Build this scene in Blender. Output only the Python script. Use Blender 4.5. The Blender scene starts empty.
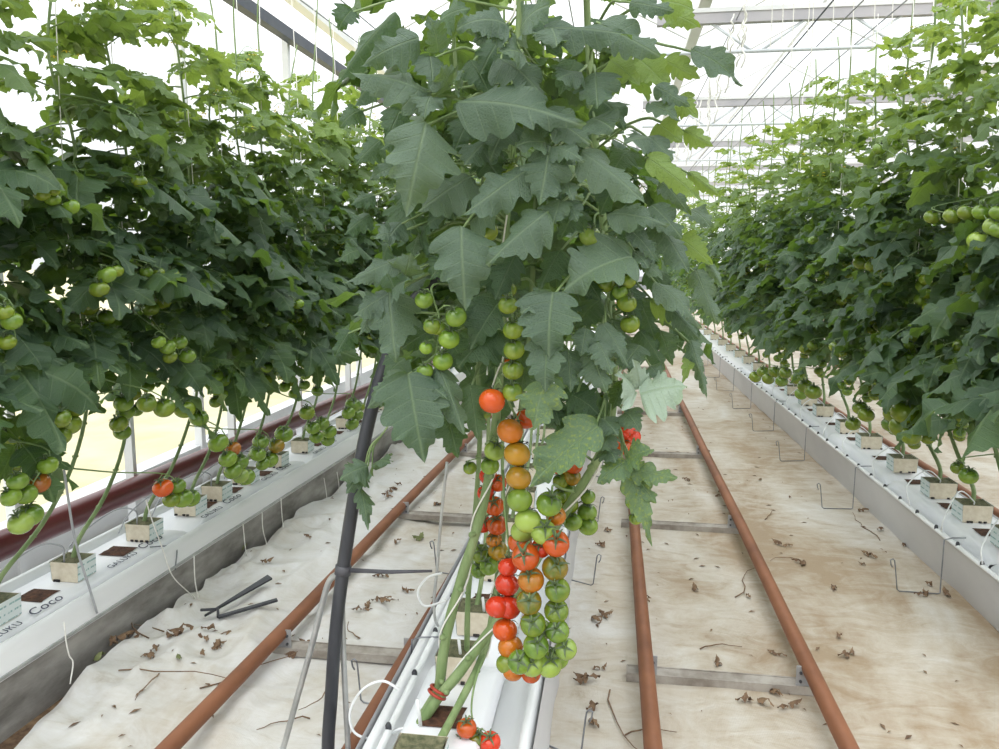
import bpy, math, random
import numpy as np
from mathutils import Vector, Matrix
S = bpy.context.scene
COL = S.collection
random.seed(7)
R = random.random
def U(a, b): return a + (b - a) * R()

# ------------------------------------------------------------------ camera
F = 800.0; CH = 1.445
PIT = math.atan(114.5 / 800); YAW = math.atan(117.5 / 800 * math.cos(PIT))
cd = bpy.data.cameras.new('camera'); cam = bpy.data.objects.new('camera', cd); COL.objects.link(cam)
cd.sensor_width = 36; cd.lens = F / 999 * 36; cd.clip_start = 0.02; cd.clip_end = 400
cam.location = (0, 0, CH); cam.rotation_euler = (math.pi / 2 - PIT, 0, YAW)
S.camera = cam
CAM = Vector((0, 0, CH))
def ray(px, py):
    cx = (px - 499.5) / F; cy = (374.5 - py) / F
    fy = math.cos(PIT) + cy * math.sin(PIT); fz = -math.sin(PIT) + cy * math.cos(PIT)
    c, s = math.cos(YAW), math.sin(YAW)
    return Vector((c * cx - s * fy, s * cx + c * fy, fz))
def at(px, py, Y): r = ray(px, py); return CAM + r * (Y / r.y)
def onz(px, py, z): r = ray(px, py); return CAM + r * ((z - CH) / r.z)
def onx(px, py, x): r = ray(px, py); return CAM + r * (x / r.x)

# the rows are not quite parallel
def LX(x, y): return x + 0.04 * (y - 2.5)        # left row
def LR(x, y): return x + 0.028 * (y - 2.0)       # left rails
def RX(x, y): return x - 0.02 * (y - 3.5)        # right row
def RR(x, y): return x - 0.006 * (y - 2.0)       # right rails

# ------------------------------------------------------------------ materials
def mat(name):
    m = bpy.data.materials.new(name); m.use_nodes = True
    nt = m.node_tree; nt.nodes.clear()
    return m, nt
class G:
    def __init__(s, nt): s.nt = nt
    def n(s, t, **kw):
        nd = s.nt.nodes.new(t)
        for k, v in kw.items():
            if k.startswith('i_'): nd.inputs[k[2:].replace('_', ' ')].default_value = v
            else: setattr(nd, k, v)
        return nd
    def l(s, a, b): s.nt.links.new(a, b)
    def math(s, op, a, b=None, c=None, clamp=False):
        nd = s.nt.nodes.new('ShaderNodeMath'); nd.operation = op; nd.use_clamp = clamp
        for i, v in enumerate((a, b, c)):
            if v is None: continue
            if isinstance(v, (int, float)): nd.inputs[i].default_value = v
            else: s.l(v, nd.inputs[i])
        return nd.outputs[0]
    def mix(s, f, a, b, mode='MIX'):
        nd = s.nt.nodes.new('ShaderNodeMix'); nd.data_type = 'RGBA'; nd.blend_type = mode
        for i, v in ((0, f), (6, a), (7, b)):
            if isinstance(v, (int, float)): nd.inputs[i].default_value = v
            elif isinstance(v, tuple): nd.inputs[i].default_value = v if len(v) == 4 else (*v, 1)
            else: s.l(v, nd.inputs[i])
        return nd.outputs[2]
    def noise(s, scale, detail=4, rough=.55, vec=None, dist=0):
        nd = s.n('ShaderNodeTexNoise'); nd.inputs['Scale'].default_value = scale
        nd.inputs['Detail'].default_value = detail; nd.inputs['Roughness'].default_value = rough
        nd.inputs['Distortion'].default_value = dist
        if vec is not None: s.l(vec, nd.inputs['Vector'])
        return nd.outputs['Fac']
    def ramp(s, f, *stops):
        nd = s.n('ShaderNodeValToRGB'); e = nd.color_ramp.elements
        while len(e) < len(stops): e.new(0.5)
        for k, (p, c) in enumerate(stops): e[k].position = p; e[k].color = (*c, 1) if len(c) == 3 else c
        s.l(f, nd.inputs[0]); return nd.outputs[0]
    def pos(s): return s.n('ShaderNodeNewGeometry').outputs['Position']
    def objc(s): return s.n('ShaderNodeTexCoord').outputs['Object']
    def scaled(s, v, sc):
        nd = s.n('ShaderNodeMapping'); nd.inputs['Scale'].default_value = sc; s.l(v, nd.inputs['Vector']); return nd.outputs[0]
    def bump(s, h, st=.3, d=.01):
        nd = s.n('ShaderNodeBump'); nd.inputs['Strength'].default_value = st; nd.inputs['Distance'].default_value = d
        s.l(h, nd.inputs['Height']); return nd.outputs[0]
    def out(s, sh): o = s.n('ShaderNodeOutputMaterial'); s.l(sh, o.inputs['Surface'])
    def bsdf(s, col, rough=.6, normal=None, metal=0, spec=.4):
        b = s.n('ShaderNodeBsdfPrincipled')
        if isinstance(col, tuple): b.inputs['Base Color'].default_value = (*col, 1)
        else: s.l(col, b.inputs['Base Color'])
        if isinstance(rough, (int, float)): b.inputs['Roughness'].default_value = rough
        else: s.l(rough, b.inputs['Roughness'])
        b.inputs['Metallic'].default_value = metal; b.inputs['Specular IOR Level'].default_value = spec
        if normal is not None: s.l(normal, b.inputs['Normal'])
        return b
M = {}
def simple(name, c1, c2, scale=8, rough=.6, metal=0, bump=.2, stretch=(1, 1, 1), spec=.4, lo=.35, hi=.65, detail=5):
    m, nt = mat(name); g = G(nt)
    v = g.scaled(g.objc(), stretch); f = g.noise(scale, detail, .6, v)
    c = g.ramp(f, (lo, c1), (hi, c2))
    g.out(g.bsdf(c, rough, g.bump(f, bump, .01), metal, spec).outputs[0]); M[name] = m; return m

def leaf_mat(name, top1, top2, young, trans1, trans2, tfac, mottle=0):
    m, nt = mat(name); g = G(nt)
    uv = g.n('ShaderNodeUVMap').outputs[0]
    sp = g.n('ShaderNodeSeparateXYZ'); g.l(uv, sp.inputs[0])
    u, v = sp.outputs[0], sp.outputs[1]
    fu = g.math('FRACT', u); idn = g.math('FLOOR', u)
    av = g.math('ABSOLUTE', v)
    wn = g.n('ShaderNodeTexWhiteNoise', noise_dimensions='1D'); g.l(idn, wn.inputs['W'])
    rnd = wn.outputs['Value']
    t = g.math('SUBTRACT', fu, g.math('MULTIPLY', av, .42))
    t = g.math('FRACT', g.math('MULTIPLY', t, 7.0))
    tri = g.math('ABSOLUTE', g.math('SUBTRACT', t, .5))               # .5 at a side vein
    side = g.math('MULTIPLY', g.math('SUBTRACT', tri, .42), 12, clamp=True)
    mid = g.math('SUBTRACT', 1.0, g.math('MULTIPLY', av, 48), clamp=True)
    vein = g.math('MAXIMUM', g.math('MULTIPLY', side, .45), mid, clamp=True)
    age = g.n('ShaderNodeAttribute', attribute_name='age').outputs['Fac']
    nz = g.noise(30, 3, .6, g.objc())
    base = g.mix(rnd, top1, top2)
    base = g.mix(g.math('MULTIPLY', g.math('SUBTRACT', nz, .35), .5, clamp=True), base, (top2[0] * 1.25, top2[1] * 1.2, top2[2] * 1.2))
    base = g.mix(age, base, young)
    if mottle:
        mt = g.noise(150, 2, .5, g.objc())
        base = g.mix(g.math('MULTIPLY', g.math('SUBTRACT', mt, .52), 5, clamp=True), base, (.24, .30, .06))
    base = g.mix(g.math('MULTIPLY', vein, .38), base, (.30, .40, .22))
    geo = g.n('ShaderNodeNewGeometry')
    base = g.mix(g.math('MULTIPLY', geo.outputs['Backfacing'], .45), base, (.17, .24, .12))
    vo = g.n('ShaderNodeTexVoronoi', feature='DISTANCE_TO_EDGE'); vo.inputs['Scale'].default_value = 160; g.l(g.objc(), vo.inputs['Vector'])
    cell = g.math('MULTIPLY', vo.outputs['Distance'], 3.0, clamp=True)
    base = g.mix(g.math('MULTIPLY', g.math('SUBTRACT', 1.0, cell), .10), base, (.20, .27, .17))
    hgt = g.math('ADD', g.math('ADD', g.math('MULTIPLY', vein, -.8), g.math('MULTIPLY', nz, .9)), g.math('MULTIPLY', cell, .22))
    nb = g.bump(hgt, .55, .006)
    b = g.bsdf(base, .5, nb, 0, .38)
    tc = g.mix(age, g.mix(rnd, trans1, trans2), (.50, .66, .10))
    tr = g.n('ShaderNodeBsdfTranslucent'); g.l(tc, tr.inputs['Color']); g.l(nb, tr.inputs['Normal'])
    ms = g.n('ShaderNodeMixShader'); ms.inputs[0].default_value = tfac
    g.l(b.outputs[0], ms.inputs[1]); g.l(tr.outputs[0], ms.inputs[2])
    g.out(ms.outputs[0]); M[name] = m
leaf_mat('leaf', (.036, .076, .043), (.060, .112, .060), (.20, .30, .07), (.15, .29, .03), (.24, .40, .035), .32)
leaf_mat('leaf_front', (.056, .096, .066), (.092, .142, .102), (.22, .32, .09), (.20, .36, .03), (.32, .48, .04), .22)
leaf_mat('leaf_pale', (.36, .46, .38), (.40, .50, .42), (.3, .4, .2), (.3, .42, .12), (.34, .46, .14), .3)
leaf_mat('leaf_mottled', (.085, .15, .085), (.11, .18, .10), (.2, .3, .08), (.22, .36, .03), (.3, .45, .04), .27, 1)
simple('stem', (.15, .23, .085), (.25, .33, .15), 30, .55, 0, .2, (1, 1, .25))
simple('stem_brown', (.20, .20, .10), (.29, .32, .16), 25, .6)
simple('peduncle', (.16, .24, .09), (.22, .32, .13), 40, .5)
simple('calyx', (.075, .11, .05), (.12, .17, .08), 40, .6)
simple('flower', (.75, .55, .03), (.85, .66, .06), 30, .6)
simple('steel', (.42, .43, .43), (.55, .56, .55), 20, .45, .7, .05)
simple('wire', (.20, .21, .23), (.30, .31, .33), 40, .4, .6, .05)
simple('white_metal', (.74, .75, .76), (.82, .83, .83), 5, .35, 0, .03, (1, .2, 1))
simple('roof_metal', (.72, .76, .80), (.80, .84, .88), 4, .45, .1, .03)
simple('roof_box', (.44, .43, .46), (.52, .50, .52), 4, .5, .1, .03)
simple('dark_beam', (.045, .055, .075), (.07, .08, .10), 5, .5, .1, .03)
simple('black_plastic', (.028, .030, .036), (.05, .052, .06), 25, .38, 0, .1, (1, 1, .2))
simple('dark_grey_plastic', (.06, .06, .07), (.09, .09, .1), 25, .45)
simple('rust', (.17, .068, .034), (.30, .125, .062), 7, .6, .15, .25, (1, .5, 1), .4, .3, .7)
simple('maroon', (.085, .018, .020), (.15, .034, .036), 4, .3, 0, .08, (1, .4, 1), .5)
simple('string', (.74, .73, .68), (.84, .83, .78), 60, .8)
simple('tube_white', (.72, .74, .75), (.8, .82, .82), 10, .35)
simple('tube_grey', (.34, .35, .37), (.42, .43, .45), 10, .35)
simple('bag', (.78, .80, .84), (.86, .87, .89), 7, .38, 0, .25, (1, .4, 1), .5)
simple('coir', (.035, .016, .010), (.12, .055, .03), 60, .95, 0, .8)
simple('cube_side', (.62, .55, .42), (.72, .66, .53), 40, .85, 0, .3)
simple('cube_top', (.07, .08, .04), (.20, .19, .11), 50, .9, 0, .6)
simple('ink', (.02, .025, .06), (.03, .035, .08), 20, .6)
simple('concrete', (.17, .16, .145), (.55, .53, .50), 7, .85, 0, .5, (1, .45, 1.3), .3, .30, .78, 12)
simple('apron', (.50, .50, .52), (.62, .62, .63), 2.5, .45, 0, .35, (1, .3, .5))
simple('sleeper', (.22, .19, .16), (.40, .37, .33), 12, .75, .1, .3)
simple('bracket', (.28, .28, .29), (.42, .42, .42), 14, .6, .2, .1)
simple('clip_red', (.30, .035, .02), (.42, .06, .035), 30, .5)
simple('dry', (.11, .065, .04), (.26, .17, .10), 30, .9, 0, .4)
simple('dry_green', (.10, .12, .04), (.20, .22, .10), 30, .9, 0, .4)
simple('field', (.52, .47, .28), (.66, .60, .40), 1.2, .95, 0, .3)
simple('bark_dark', (.02, .018, .02), (.05, .04, .04), 20, .8)

# printed wrapper of the growing cubes
m, nt = mat('wrapper'); g = G(nt)
sp = g.n('ShaderNodeSeparateXYZ'); g.l(g.objc(), sp.inputs[0])
zf = g.math('FRACT', g.math('MULTIPLY', sp.outputs[2], 38)); line = g.math('LESS_THAN', zf, .24)
dn = g.math('GREATER_THAN', g.noise(70, 2, .5, g.scaled(g.objc(), (1, 1, .25))), .47)
c = g.mix(g.math('MULTIPLY', g.math('MULTIPLY', line, dn), .75), (.70, .77, .76), (.14, .34, .33))
g.out(g.bsdf(c, .5).outputs[0]); M['wrapper'] = m

# tomato skin: colour of ripeness from the object, greener shoulder
m, nt = mat('skin'); g = G(nt)
oi = g.n('ShaderNodeObjectInfo')
sp = g.n('ShaderNodeSeparateXYZ'); g.l(g.objc(), sp.inputs[0])
n1 = g.noise(35, 3, .5, g.objc())
sh = g.math('ADD', g.math('MULTIPLY', sp.outputs[2], 14), g.math('MULTIPLY', g.math('SUBTRACT', n1, .5), 1.0))
rr = g.n('ShaderNodeMapRange'); rr.inputs[1].default_value = -.1; rr.inputs[2].default_value = .40; rr.inputs[3].default_value = 0; rr.inputs[4].default_value = 1
g.l(sh, rr.inputs[0])
a = oi.outputs['Alpha']
cc = g.mix(g.math('MULTIPLY', rr.outputs[0], a), oi.outputs['Color'], (.065, .145, .018))
cc = g.mix(.18, cc, g.mix(n1, (.6, .6, .6), (1, 1, 1)), 'MULTIPLY')
b = g.bsdf(cc, .12, None, 0, .55)
b.inputs['Subsurface Weight'].default_value = .12; b.inputs['Subsurface Radius'].default_value = (.012, .008, .003); b.inputs['Subsurface Scale'].default_value = .5
g.out(b.outputs[0]); M['skin'] = m

# woven ground cloth with dirt
m, nt = mat('cloth'); g = G(nt)
p = g.pos(); sp = g.n('ShaderNodeSeparateXYZ'); g.l(p, sp.inputs[0])
n1 = g.noise(1.3, 8, .62, g.scaled(p, (1.4, .6, 1)), .6); n2 = g.noise(7, 8, .68, g.scaled(p, (.7, 1.3, 1)), 1.2); n3 = g.noise(45, 4, .7, p)
rx = g.n('ShaderNodeMapRange'); g.l(sp.outputs[0], rx.inputs[0]); rx.inputs[1].default_value = -.35; rx.inputs[2].default_value = .35
rl = g.n('ShaderNodeMapRange'); g.l(sp.outputs[0], rl.inputs[0]); rl.inputs[1].default_value = -1.35; rl.inputs[2].default_value = -1.0
lane = g.math('ADD', g.math('MULTIPLY', rx.outputs[0], .225), g.math('MULTIPLY', rl.outputs[0], .06))
d = g.math('ADD', g.math('SUBTRACT', g.math('ADD', g.math('MULTIPLY', n1, 1.0), g.math('MULTIPLY', n2, .5)), .225), lane)
c = g.ramp(d, (.44, (.66, .655, .645)), (.58, (.58, .56, .52)), (.74, (.48, .43, .355)), (.93, (.33, .25, .165)))
sx = g.math('MULTIPLY', g.math('SUBTRACT', n2, .60), 6, clamp=True)
c = g.mix(g.math('MULTIPLY', g.math('MULTIPLY', sx, n3), .8), c, (.22, .15, .09))
wv = g.n('ShaderNodeTexWave', wave_type='BANDS', bands_direction='X'); wv.inputs['Scale'].default_value = 60; g.l(p, wv.inputs['Vector'])
bh = g.math('ADD', g.math('MULTIPLY', n3, .3), g.math('ADD', g.math('MULTIPLY', n2, .6), g.math('MULTIPLY', wv.outputs['Fac'], .03)))
g.out(g.bsdf(c, .55, g.bump(bh, .45, .02), 0, .3).outputs[0]); M['cloth'] = m

# glass: mostly clear, faintly whitewashed
m, nt = mat('glass'); g = G(nt)
t = g.n('ShaderNodeBsdfTransparent'); t.inputs[0].default_value = (.96, .98, .98, 1)
gl = g.n('ShaderNodeBsdfGlossy'); gl.inputs['Roughness'].default_value = .08
fr = g.n('ShaderNodeFresnel'); fr.inputs[0].default_value = 1.35
ms = g.n('ShaderNodeMixShader'); g.l(g.math('MULTIPLY', fr.outputs[0], .5), ms.inputs[0]); g.l(t.outputs[0], ms.inputs[1]); g.l(gl.outputs[0], ms.inputs[2])
g.out(ms.outputs[0]); M['glass'] = m

# ------------------------------------------------------------------ mesh builder (quads only)
class MB:
    def __init__(s): s.v = []; s.f = []; s.uv = []; s.age = []; s.mi = []; s.n = 0
    def add(s, v, f, mi=0, uv=None, age=0.0):
        v = np.asarray(v, float); f = np.asarray(f, int)
        s.v.append(v); s.f.append(f + s.n); s.mi.append(np.full(len(f), mi, int))
        s.uv.append(np.zeros((len(v), 2)) if uv is None else uv); s.age.append(np.full(len(v), age)); s.n += len(v)
    def tube(s, pts, r, k=6, mi=0, age=0.0, cap=True):
        P = [Vector(p) for p in pts]; n = len(P)
        if not hasattr(r, '__len__'): r = [r] * n
        T = [(P[min(i + 1, n - 1)] - P[max(i - 1, 0)]).normalized() for i in range(n)]
        ref = Vector((0, 0, 1)) if abs(T[0].z) < .9 else Vector((1, 0, 0))
        a = T[0].cross(ref).normalized(); V = []
        for i in range(n):
            a = (a - T[i] * a.dot(T[i])).normalized(); b = T[i].cross(a)
            for j in range(k):
                th = 2 * math.pi * j / k; V.append(P[i] + (a * math.cos(th) + b * math.sin(th)) * r[i])
        Fc = [(i * k + j, i * k + (j + 1) % k, (i + 1) * k + (j + 1) % k, (i + 1) * k + j) for i in range(n - 1) for j in range(k)]
        if cap and k % 2 == 0:
            for o, fl in ((0, 1), ((n - 1) * k, 0)):
                for q in range(1, k // 2):
                    fc = (o + q - 1, o + q, o + k - 1 - q, o + k - q)
                    if q == 1: fc = (o, o + 1, o + k - 2, o + k - 1)
                    Fc.append(fc[::-1] if fl else fc)
        s.add([tuple(x) for x in V], Fc, mi, None, age)
    def box(s, c, d, mi=0, rz=0, M4=None):
        x, y, z = d[0] / 2, d[1] / 2, d[2] / 2
        V = [Vector((sx * x, sy * y, sz * z)) for sz in (-1, 1) for sy in (-1, 1) for sx in (-1, 1)]
        Mx = Matrix.Translation(c) @ Matrix.Rotation(rz, 4, 'Z')
        if M4 is not None: Mx = M4 @ Mx
        s.add([tuple(Mx @ v) for v in V], [(0, 2, 3, 1), (4, 5, 7, 6), (0, 1, 5, 4), (2, 6, 7, 3), (0, 4, 6, 2), (1, 3, 7, 5)], mi)
    def ext(s, prof, y0, y1, xf, mi=0, step=.5, closed=False):
        """profile of (x,z) points run along y, x moved by xf(x,y)"""
        n = max(1, int((y1 - y0) / step)); k = len(prof); V = []
        for i in range(n + 1):
            y = y0 + (y1 - y0) * i / n
            for x, z in prof: V.append((xf(x, y), y, z))
        kk = k if closed else k - 1
        s.add(V, [(i * k + j, (i + 1) * k + j, (i + 1) * k + (j + 1) % k, i * k + (j + 1) % k) for i in range(n) for j in range(kk)], mi)
    def build(s, name, mats, parent=None, loc=None, smooth=True, off=None):
        me = bpy.data.meshes.new(name)
        V = np.concatenate(s.v); Fq = np.concatenate(s.f)
        if off is not None: V = V - np.asarray(off, float)
        me.vertices.add(len(V)); me.vertices.foreach_set('co', V.ravel())
        nf = len(Fq); me.loops.add(nf * 4); me.loops.foreach_set('vertex_index', Fq.ravel())
        me.polygons.add(nf); me.polygons.foreach_set('loop_start', np.arange(nf) * 4)
        me.polygons.foreach_set('material_index', np.concatenate(s.mi))
        me.polygons.foreach_set('use_smooth', np.full(nf, smooth))
        uvl = me.uv_layers.new(name='UVMap'); uvl.data.foreach_set('uv', np.concatenate(s.uv)[Fq.ravel()].ravel())
        at_ = me.attributes.new('age', 'FLOAT', 'POINT'); at_.data.foreach_set('value', np.concatenate(s.age))
        me.update(calc_edges=True); me.validate()
        for q in (mats if isinstance(mats, (list, tuple)) else [mats]): me.materials.append(M[q] if isinstance(q, str) else q)
        return link(name, me, parent, loc)
def link(name, data, parent=None, loc=None):
    o = bpy.data.objects.new(name, data); COL.objects.link(o)
    if parent is not None: o.parent = parent
    if loc is not None: o.location = loc
    return o
def tag(o, label, cat, group=None, kind=None):
    o['label'] = label; o['category'] = cat
    if group: o['group'] = group
    if kind: o['kind'] = kind
    return o
def thing(name, label, cat, loc=(0, 0, 0), group=None, kind=None):
    o = link(name, None, None, loc); o.empty_display_size = .05
    return tag(o, label, cat, group, kind)
def struct(o, label, cat):
    return tag(o, label, cat, None, 'structure')
def curve(pts, n=8):
    """Catmull-Rom through pts"""
    P = [Vector(p) for p in pts]; P = [P[0] * 2 - P[1]] + P + [P[-1] * 2 - P[-2]]; out = []
    for i in range(1, len(P) - 2):
        for q in range(n):
            t = q / n; a, b, c, d = P[i - 1:i + 3]
            out.append(.5 * ((2 * b) + (c - a) * t + (2 * a - 5 * b + 4 * c - d) * t * t + (3 * b - a - 3 * c + d) * t ** 3))
    out.append(P[-2]); return out
ORD = ('first second third fourth fifth sixth seventh eighth ninth tenth eleventh twelfth thirteenth fourteenth fifteenth sixteenth '
       'seventeenth eighteenth nineteenth twentieth').split()
ORD += ['twenty-' + w for w in ORD[:9]] + ['thirtieth'] + ['thirty-' + w for w in ORD[:9]] + ['fortieth'] + ['forty-' + w for w in ORD[:9]]

# ------------------------------------------------------------------ leaflets
LOBED = [(0, .012, 0), (.00, .10, .01), (.05, .22, .035), (.13, .30, .08), (.235, .335, .14), (.262, .245, .165), (.32, .27, .21), (.41, .335, .27), (.49, .315, .335),
         (.502, .225, .365), (.57, .245, .42), (.66, .245, .50), (.668, .18, .54), (.74, .175, .61), (.815, .145, .69), (.83, .085, .755), (.91, .055, .86), (1.0, .004, .99)]
SIMPLE = [(0, .012, 0), (-.01, .12, .01), (.04, .23, .03), (.13, .31, .09), (.23, .335, .16), (.25, .265, .19), (.36, .325, .27), (.37, .25, .30), (.49, .29, .41),
          (.50, .22, .44), (.62, .235, .55), (.63, .16, .58), (.75, .165, .69), (.76, .105, .72), (.87, .085, .84), (.94, .045, .92), (1.0, .004, .99)]
def template(outline, cols, bend, fold, ripple, ph, asym=0.0):
    rows = outline; ss = np.linspace(-1, 1, 2 * cols + 1); V = []; UVs = []
    N = 60
    tx = np.linspace(0, 1, N + 1); th = bend * tx; X = np.concatenate([[0], np.cumsum(np.cos(th[:-1]) / N)]); Z = np.concatenate([[0], -np.cumsum(np.sin(th[:-1]) / N)])
    for ri, (ex, ey, mx) in enumerate(rows):
        for s_ in ss:
            a = abs(s_); sg = 1 if s_ > 0 else -1; env = math.sin(math.pi * min(1, max(0, mx)))
            k = 1 + asym * s_ + env * (.16 * math.sin(7 * mx + ph * 1.7 + 2.1 * sg) + .10 * math.sin(15 * mx + ph + sg))
            ex2 = ex + env * .045 * math.sin(5 * mx + ph + 1.6 * sg)
            x = mx + (ex2 - mx) * a ** 1.15; y = ey * s_ * k
            z = -fold * abs(y) + ripple * math.sin(9 * x + ph + (1.7 if s_ > 0 else 0)) * a * a * .5 + ripple * .6 * math.sin(17 * x + ph * 2) * a ** 3 * .5
            z += -.35 * max(0, fold) * y * y
            xc = min(max(x, 0), 1); t_ = bend * xc
            V.append((np.interp(xc, tx, X) + z * math.sin(t_) + (x - xc), y, np.interp(xc, tx, Z) + z * math.cos(t_)))
            UVs.append((min(max(x, .002), .998), y))
    k = 2 * cols + 1
    Fc = [(i * k + j, (i + 1) * k + j, (i + 1) * k + j + 1, i * k + j + 1) for i in range(len(rows) - 1) for j in range(k - 1)]
    V = np.array(V); chord = float(np.linalg.norm(V[(len(rows) - 1) * k + cols] - V[cols]))
    e = V[(len(rows) - 1) * k + cols] / chord           # turn so that the chord lies on +x
    ang = math.atan2(e[2], e[0]); ca, sa = math.cos(-ang), math.sin(-ang)
    V = np.stack([V[:, 0] * ca - V[:, 2] * sa, V[:, 1], V[:, 0] * sa + V[:, 2] * ca], 1) / chord
    return V, np.array(Fc), np.array(UVs)
def smooth_rows(rows, k):
    out = []; n = len(rows)
    for i in range(n - 1):
        p = [np.array(rows[max(0, min(n - 1, i + q))], float) for q in (-1, 0, 1, 2)]
        for j in range(k):
            t = j / k; v = .5 * (2 * p[1] + (p[2] - p[0]) * t + (2 * p[0] - 5 * p[1] + 4 * p[2] - p[3]) * t * t + (3 * p[1] - p[0] - 3 * p[2] + p[3]) * t ** 3)
            out.append((v[0], max(.004, v[1]) , v[2]))
    return out + [rows[-1]]
rng = random.Random(3)
LOB3 = smooth_rows(LOBED, 3); SIM3 = smooth_rows(SIMPLE, 2); LOB2 = smooth_rows(LOBED, 2)
def rows_sub(o, keep): return [o[i] for i in keep]
HI = [template(LOB3 if q % 3 else SIM3, 3, b, f, rp, rng.random() * 6, rng.uniform(-.12, .12))
      for q, (b, f, rp) in enumerate([(.5, .25, .12), (.9, .35, .14), (.3, .1, .16), (1.2, .3, .12), (.7, -.15, .14), (.4, .5, .12), (1.0, .1, .18), (.6, .6, .1), (.2, .3, .14)])]
LO = [template(LOBED if q % 3 else SIMPLE, 1, b, f, rp, rng.random() * 6, rng.uniform(-.1, .1))
      for q, (b, f, rp) in enumerate([(.5, .25, .14), (1.0, .35, .16), (.3, .1, .2), (1.3, .3, .14), (.7, -.15, .16), (.4, .5, .14), (1.1, .1, .2), (.2, .6, .1)])]
MID = [template(LOB2 if q % 3 else SIMPLE, 1, b, f, rp, rng.random() * 6, rng.uniform(-.1, .1))
      for q, (b, f, rp) in enumerate([(.5, .25, .14), (1.0, .35, .16), (.3, .1, .2), (1.3, .3, .14), (.7, -.15, .16), (.4, .5, .14), (1.1, .1, .2), (.2, .6, .1)])]
FAR = [template(rows_sub(LOBED, [0, 2, 4, 5, 7, 9, 11, 12, 14, 17]), 1, b, f, .12, rng.random() * 6) for b, f in [(.5, .3), (1.0, .3), (.2, .1), (.8, .6)]]
_id = [0]
def put_leaf(mb, tpl, B, d, n, L, Wd, age=0.0, mi=0):
    """leaflet from B along unit d, upper side n"""
    d = Vector(d).normalized(); n = Vector(n); n = (n - d * n.dot(d))
    if n.length < 1e-4: n = d.orthogonal()
    n.normalize(); c = n.cross(d)
    V, Fc, uv = tpl; _id[0] += 1
    A = np.array([[d.x, d.y, d.z], [c.x, c.y, c.z], [n.x, n.y, n.z]])
    W = (V * np.array([L, Wd, (L + Wd) / 2])) @ A + np.array(B)
    u2 = uv.copy(); u2[:, 0] += _id[0] % 997
    mb.add(W, Fc, mi, u2, age)
def compound(mb, B, d, L, tpls, age=0.0, droop=.8, sides=4, rad=.0032, pairs=3, size=1.0, mi=0, smi=1):
    """a tomato leaf: stalk with pairs of leaflets and an end leaflet"""
    d = Vector(d).normalized(); n = 7; P = [Vector(B)]; cur = d.copy(); step = L * .66 / n
    for i in range(n):
        P.append(P[-1] + cur * step)
        cur = (cur + Vector((U(-.06, .06), U(-.06, .06), -droop / n * (1 - .4 * abs(cur.z))))).normalized()
    mb.tube(P, [rad * (1 - .55 * i / n) for i in range(n + 1)], sides, smi, age, False)
    up = Vector((0, 0, 1))
    def frame(t):
        f = t * n; i = min(int(f), n - 1); q = P[i].lerp(P[i + 1], f - i); tg = (P[i + 1] - P[i]).normalized()
        nn = (up - tg * up.dot(tg)); nn = nn.normalized() if nn.length > .05 else d.cross(Vector((1, 0, 0))).normalized()
        return q, tg, nn
    q, tg, nn = frame(1.0)
    tw = U(-.45, .45); nn2 = (nn + tg.cross(nn) * tw)
    ll = L * .42 * size * U(.85, 1.15)
    put_leaf(mb, random.choice(tpls), q, tg + Vector((U(-.2, .2), U(-.2, .2), U(-.7, 0))), nn2, ll, ll * U(.9, 1.15), age, mi)
    for k in range(pairs):
        t = .30 + .62 * k / max(1, pairs - 1) - (.05 if k == pairs - 1 else 0)
        sz = L * (.23 + .13 * k / max(1, pairs - 1)) * size
        for sd in (-1, 1):
            q, tg, nn = frame(min(.97, t + U(-.03, .03))); sv = tg.cross(nn) * sd
            dd = (tg * U(.35, .75) + sv * 1.0 + Vector((0, 0, U(-.75, .1)))).normalized(); s_ = sz * U(.8, 1.2)
            q2 = q + dd * s_ * .14
            mb.tube([q, q2], rad * .5, 3, smi, age, False)
            put_leaf(mb, random.choice(tpls), q2, dd, nn + sv * U(-.5, .5) + tg * U(-.5, .5), s_, s_ * U(.85, 1.15), age, mi)
        if k and R() < .7:                                  # the small leaflets between the pairs
            q, tg, nn = frame(t - .10); sv = tg.cross(nn) * random.choice((-1, 1)); s_ = sz * .38
            put_leaf(mb, random.choice(tpls), q, tg * .4 + sv, nn, s_, s_, age, mi)
    return P

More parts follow.
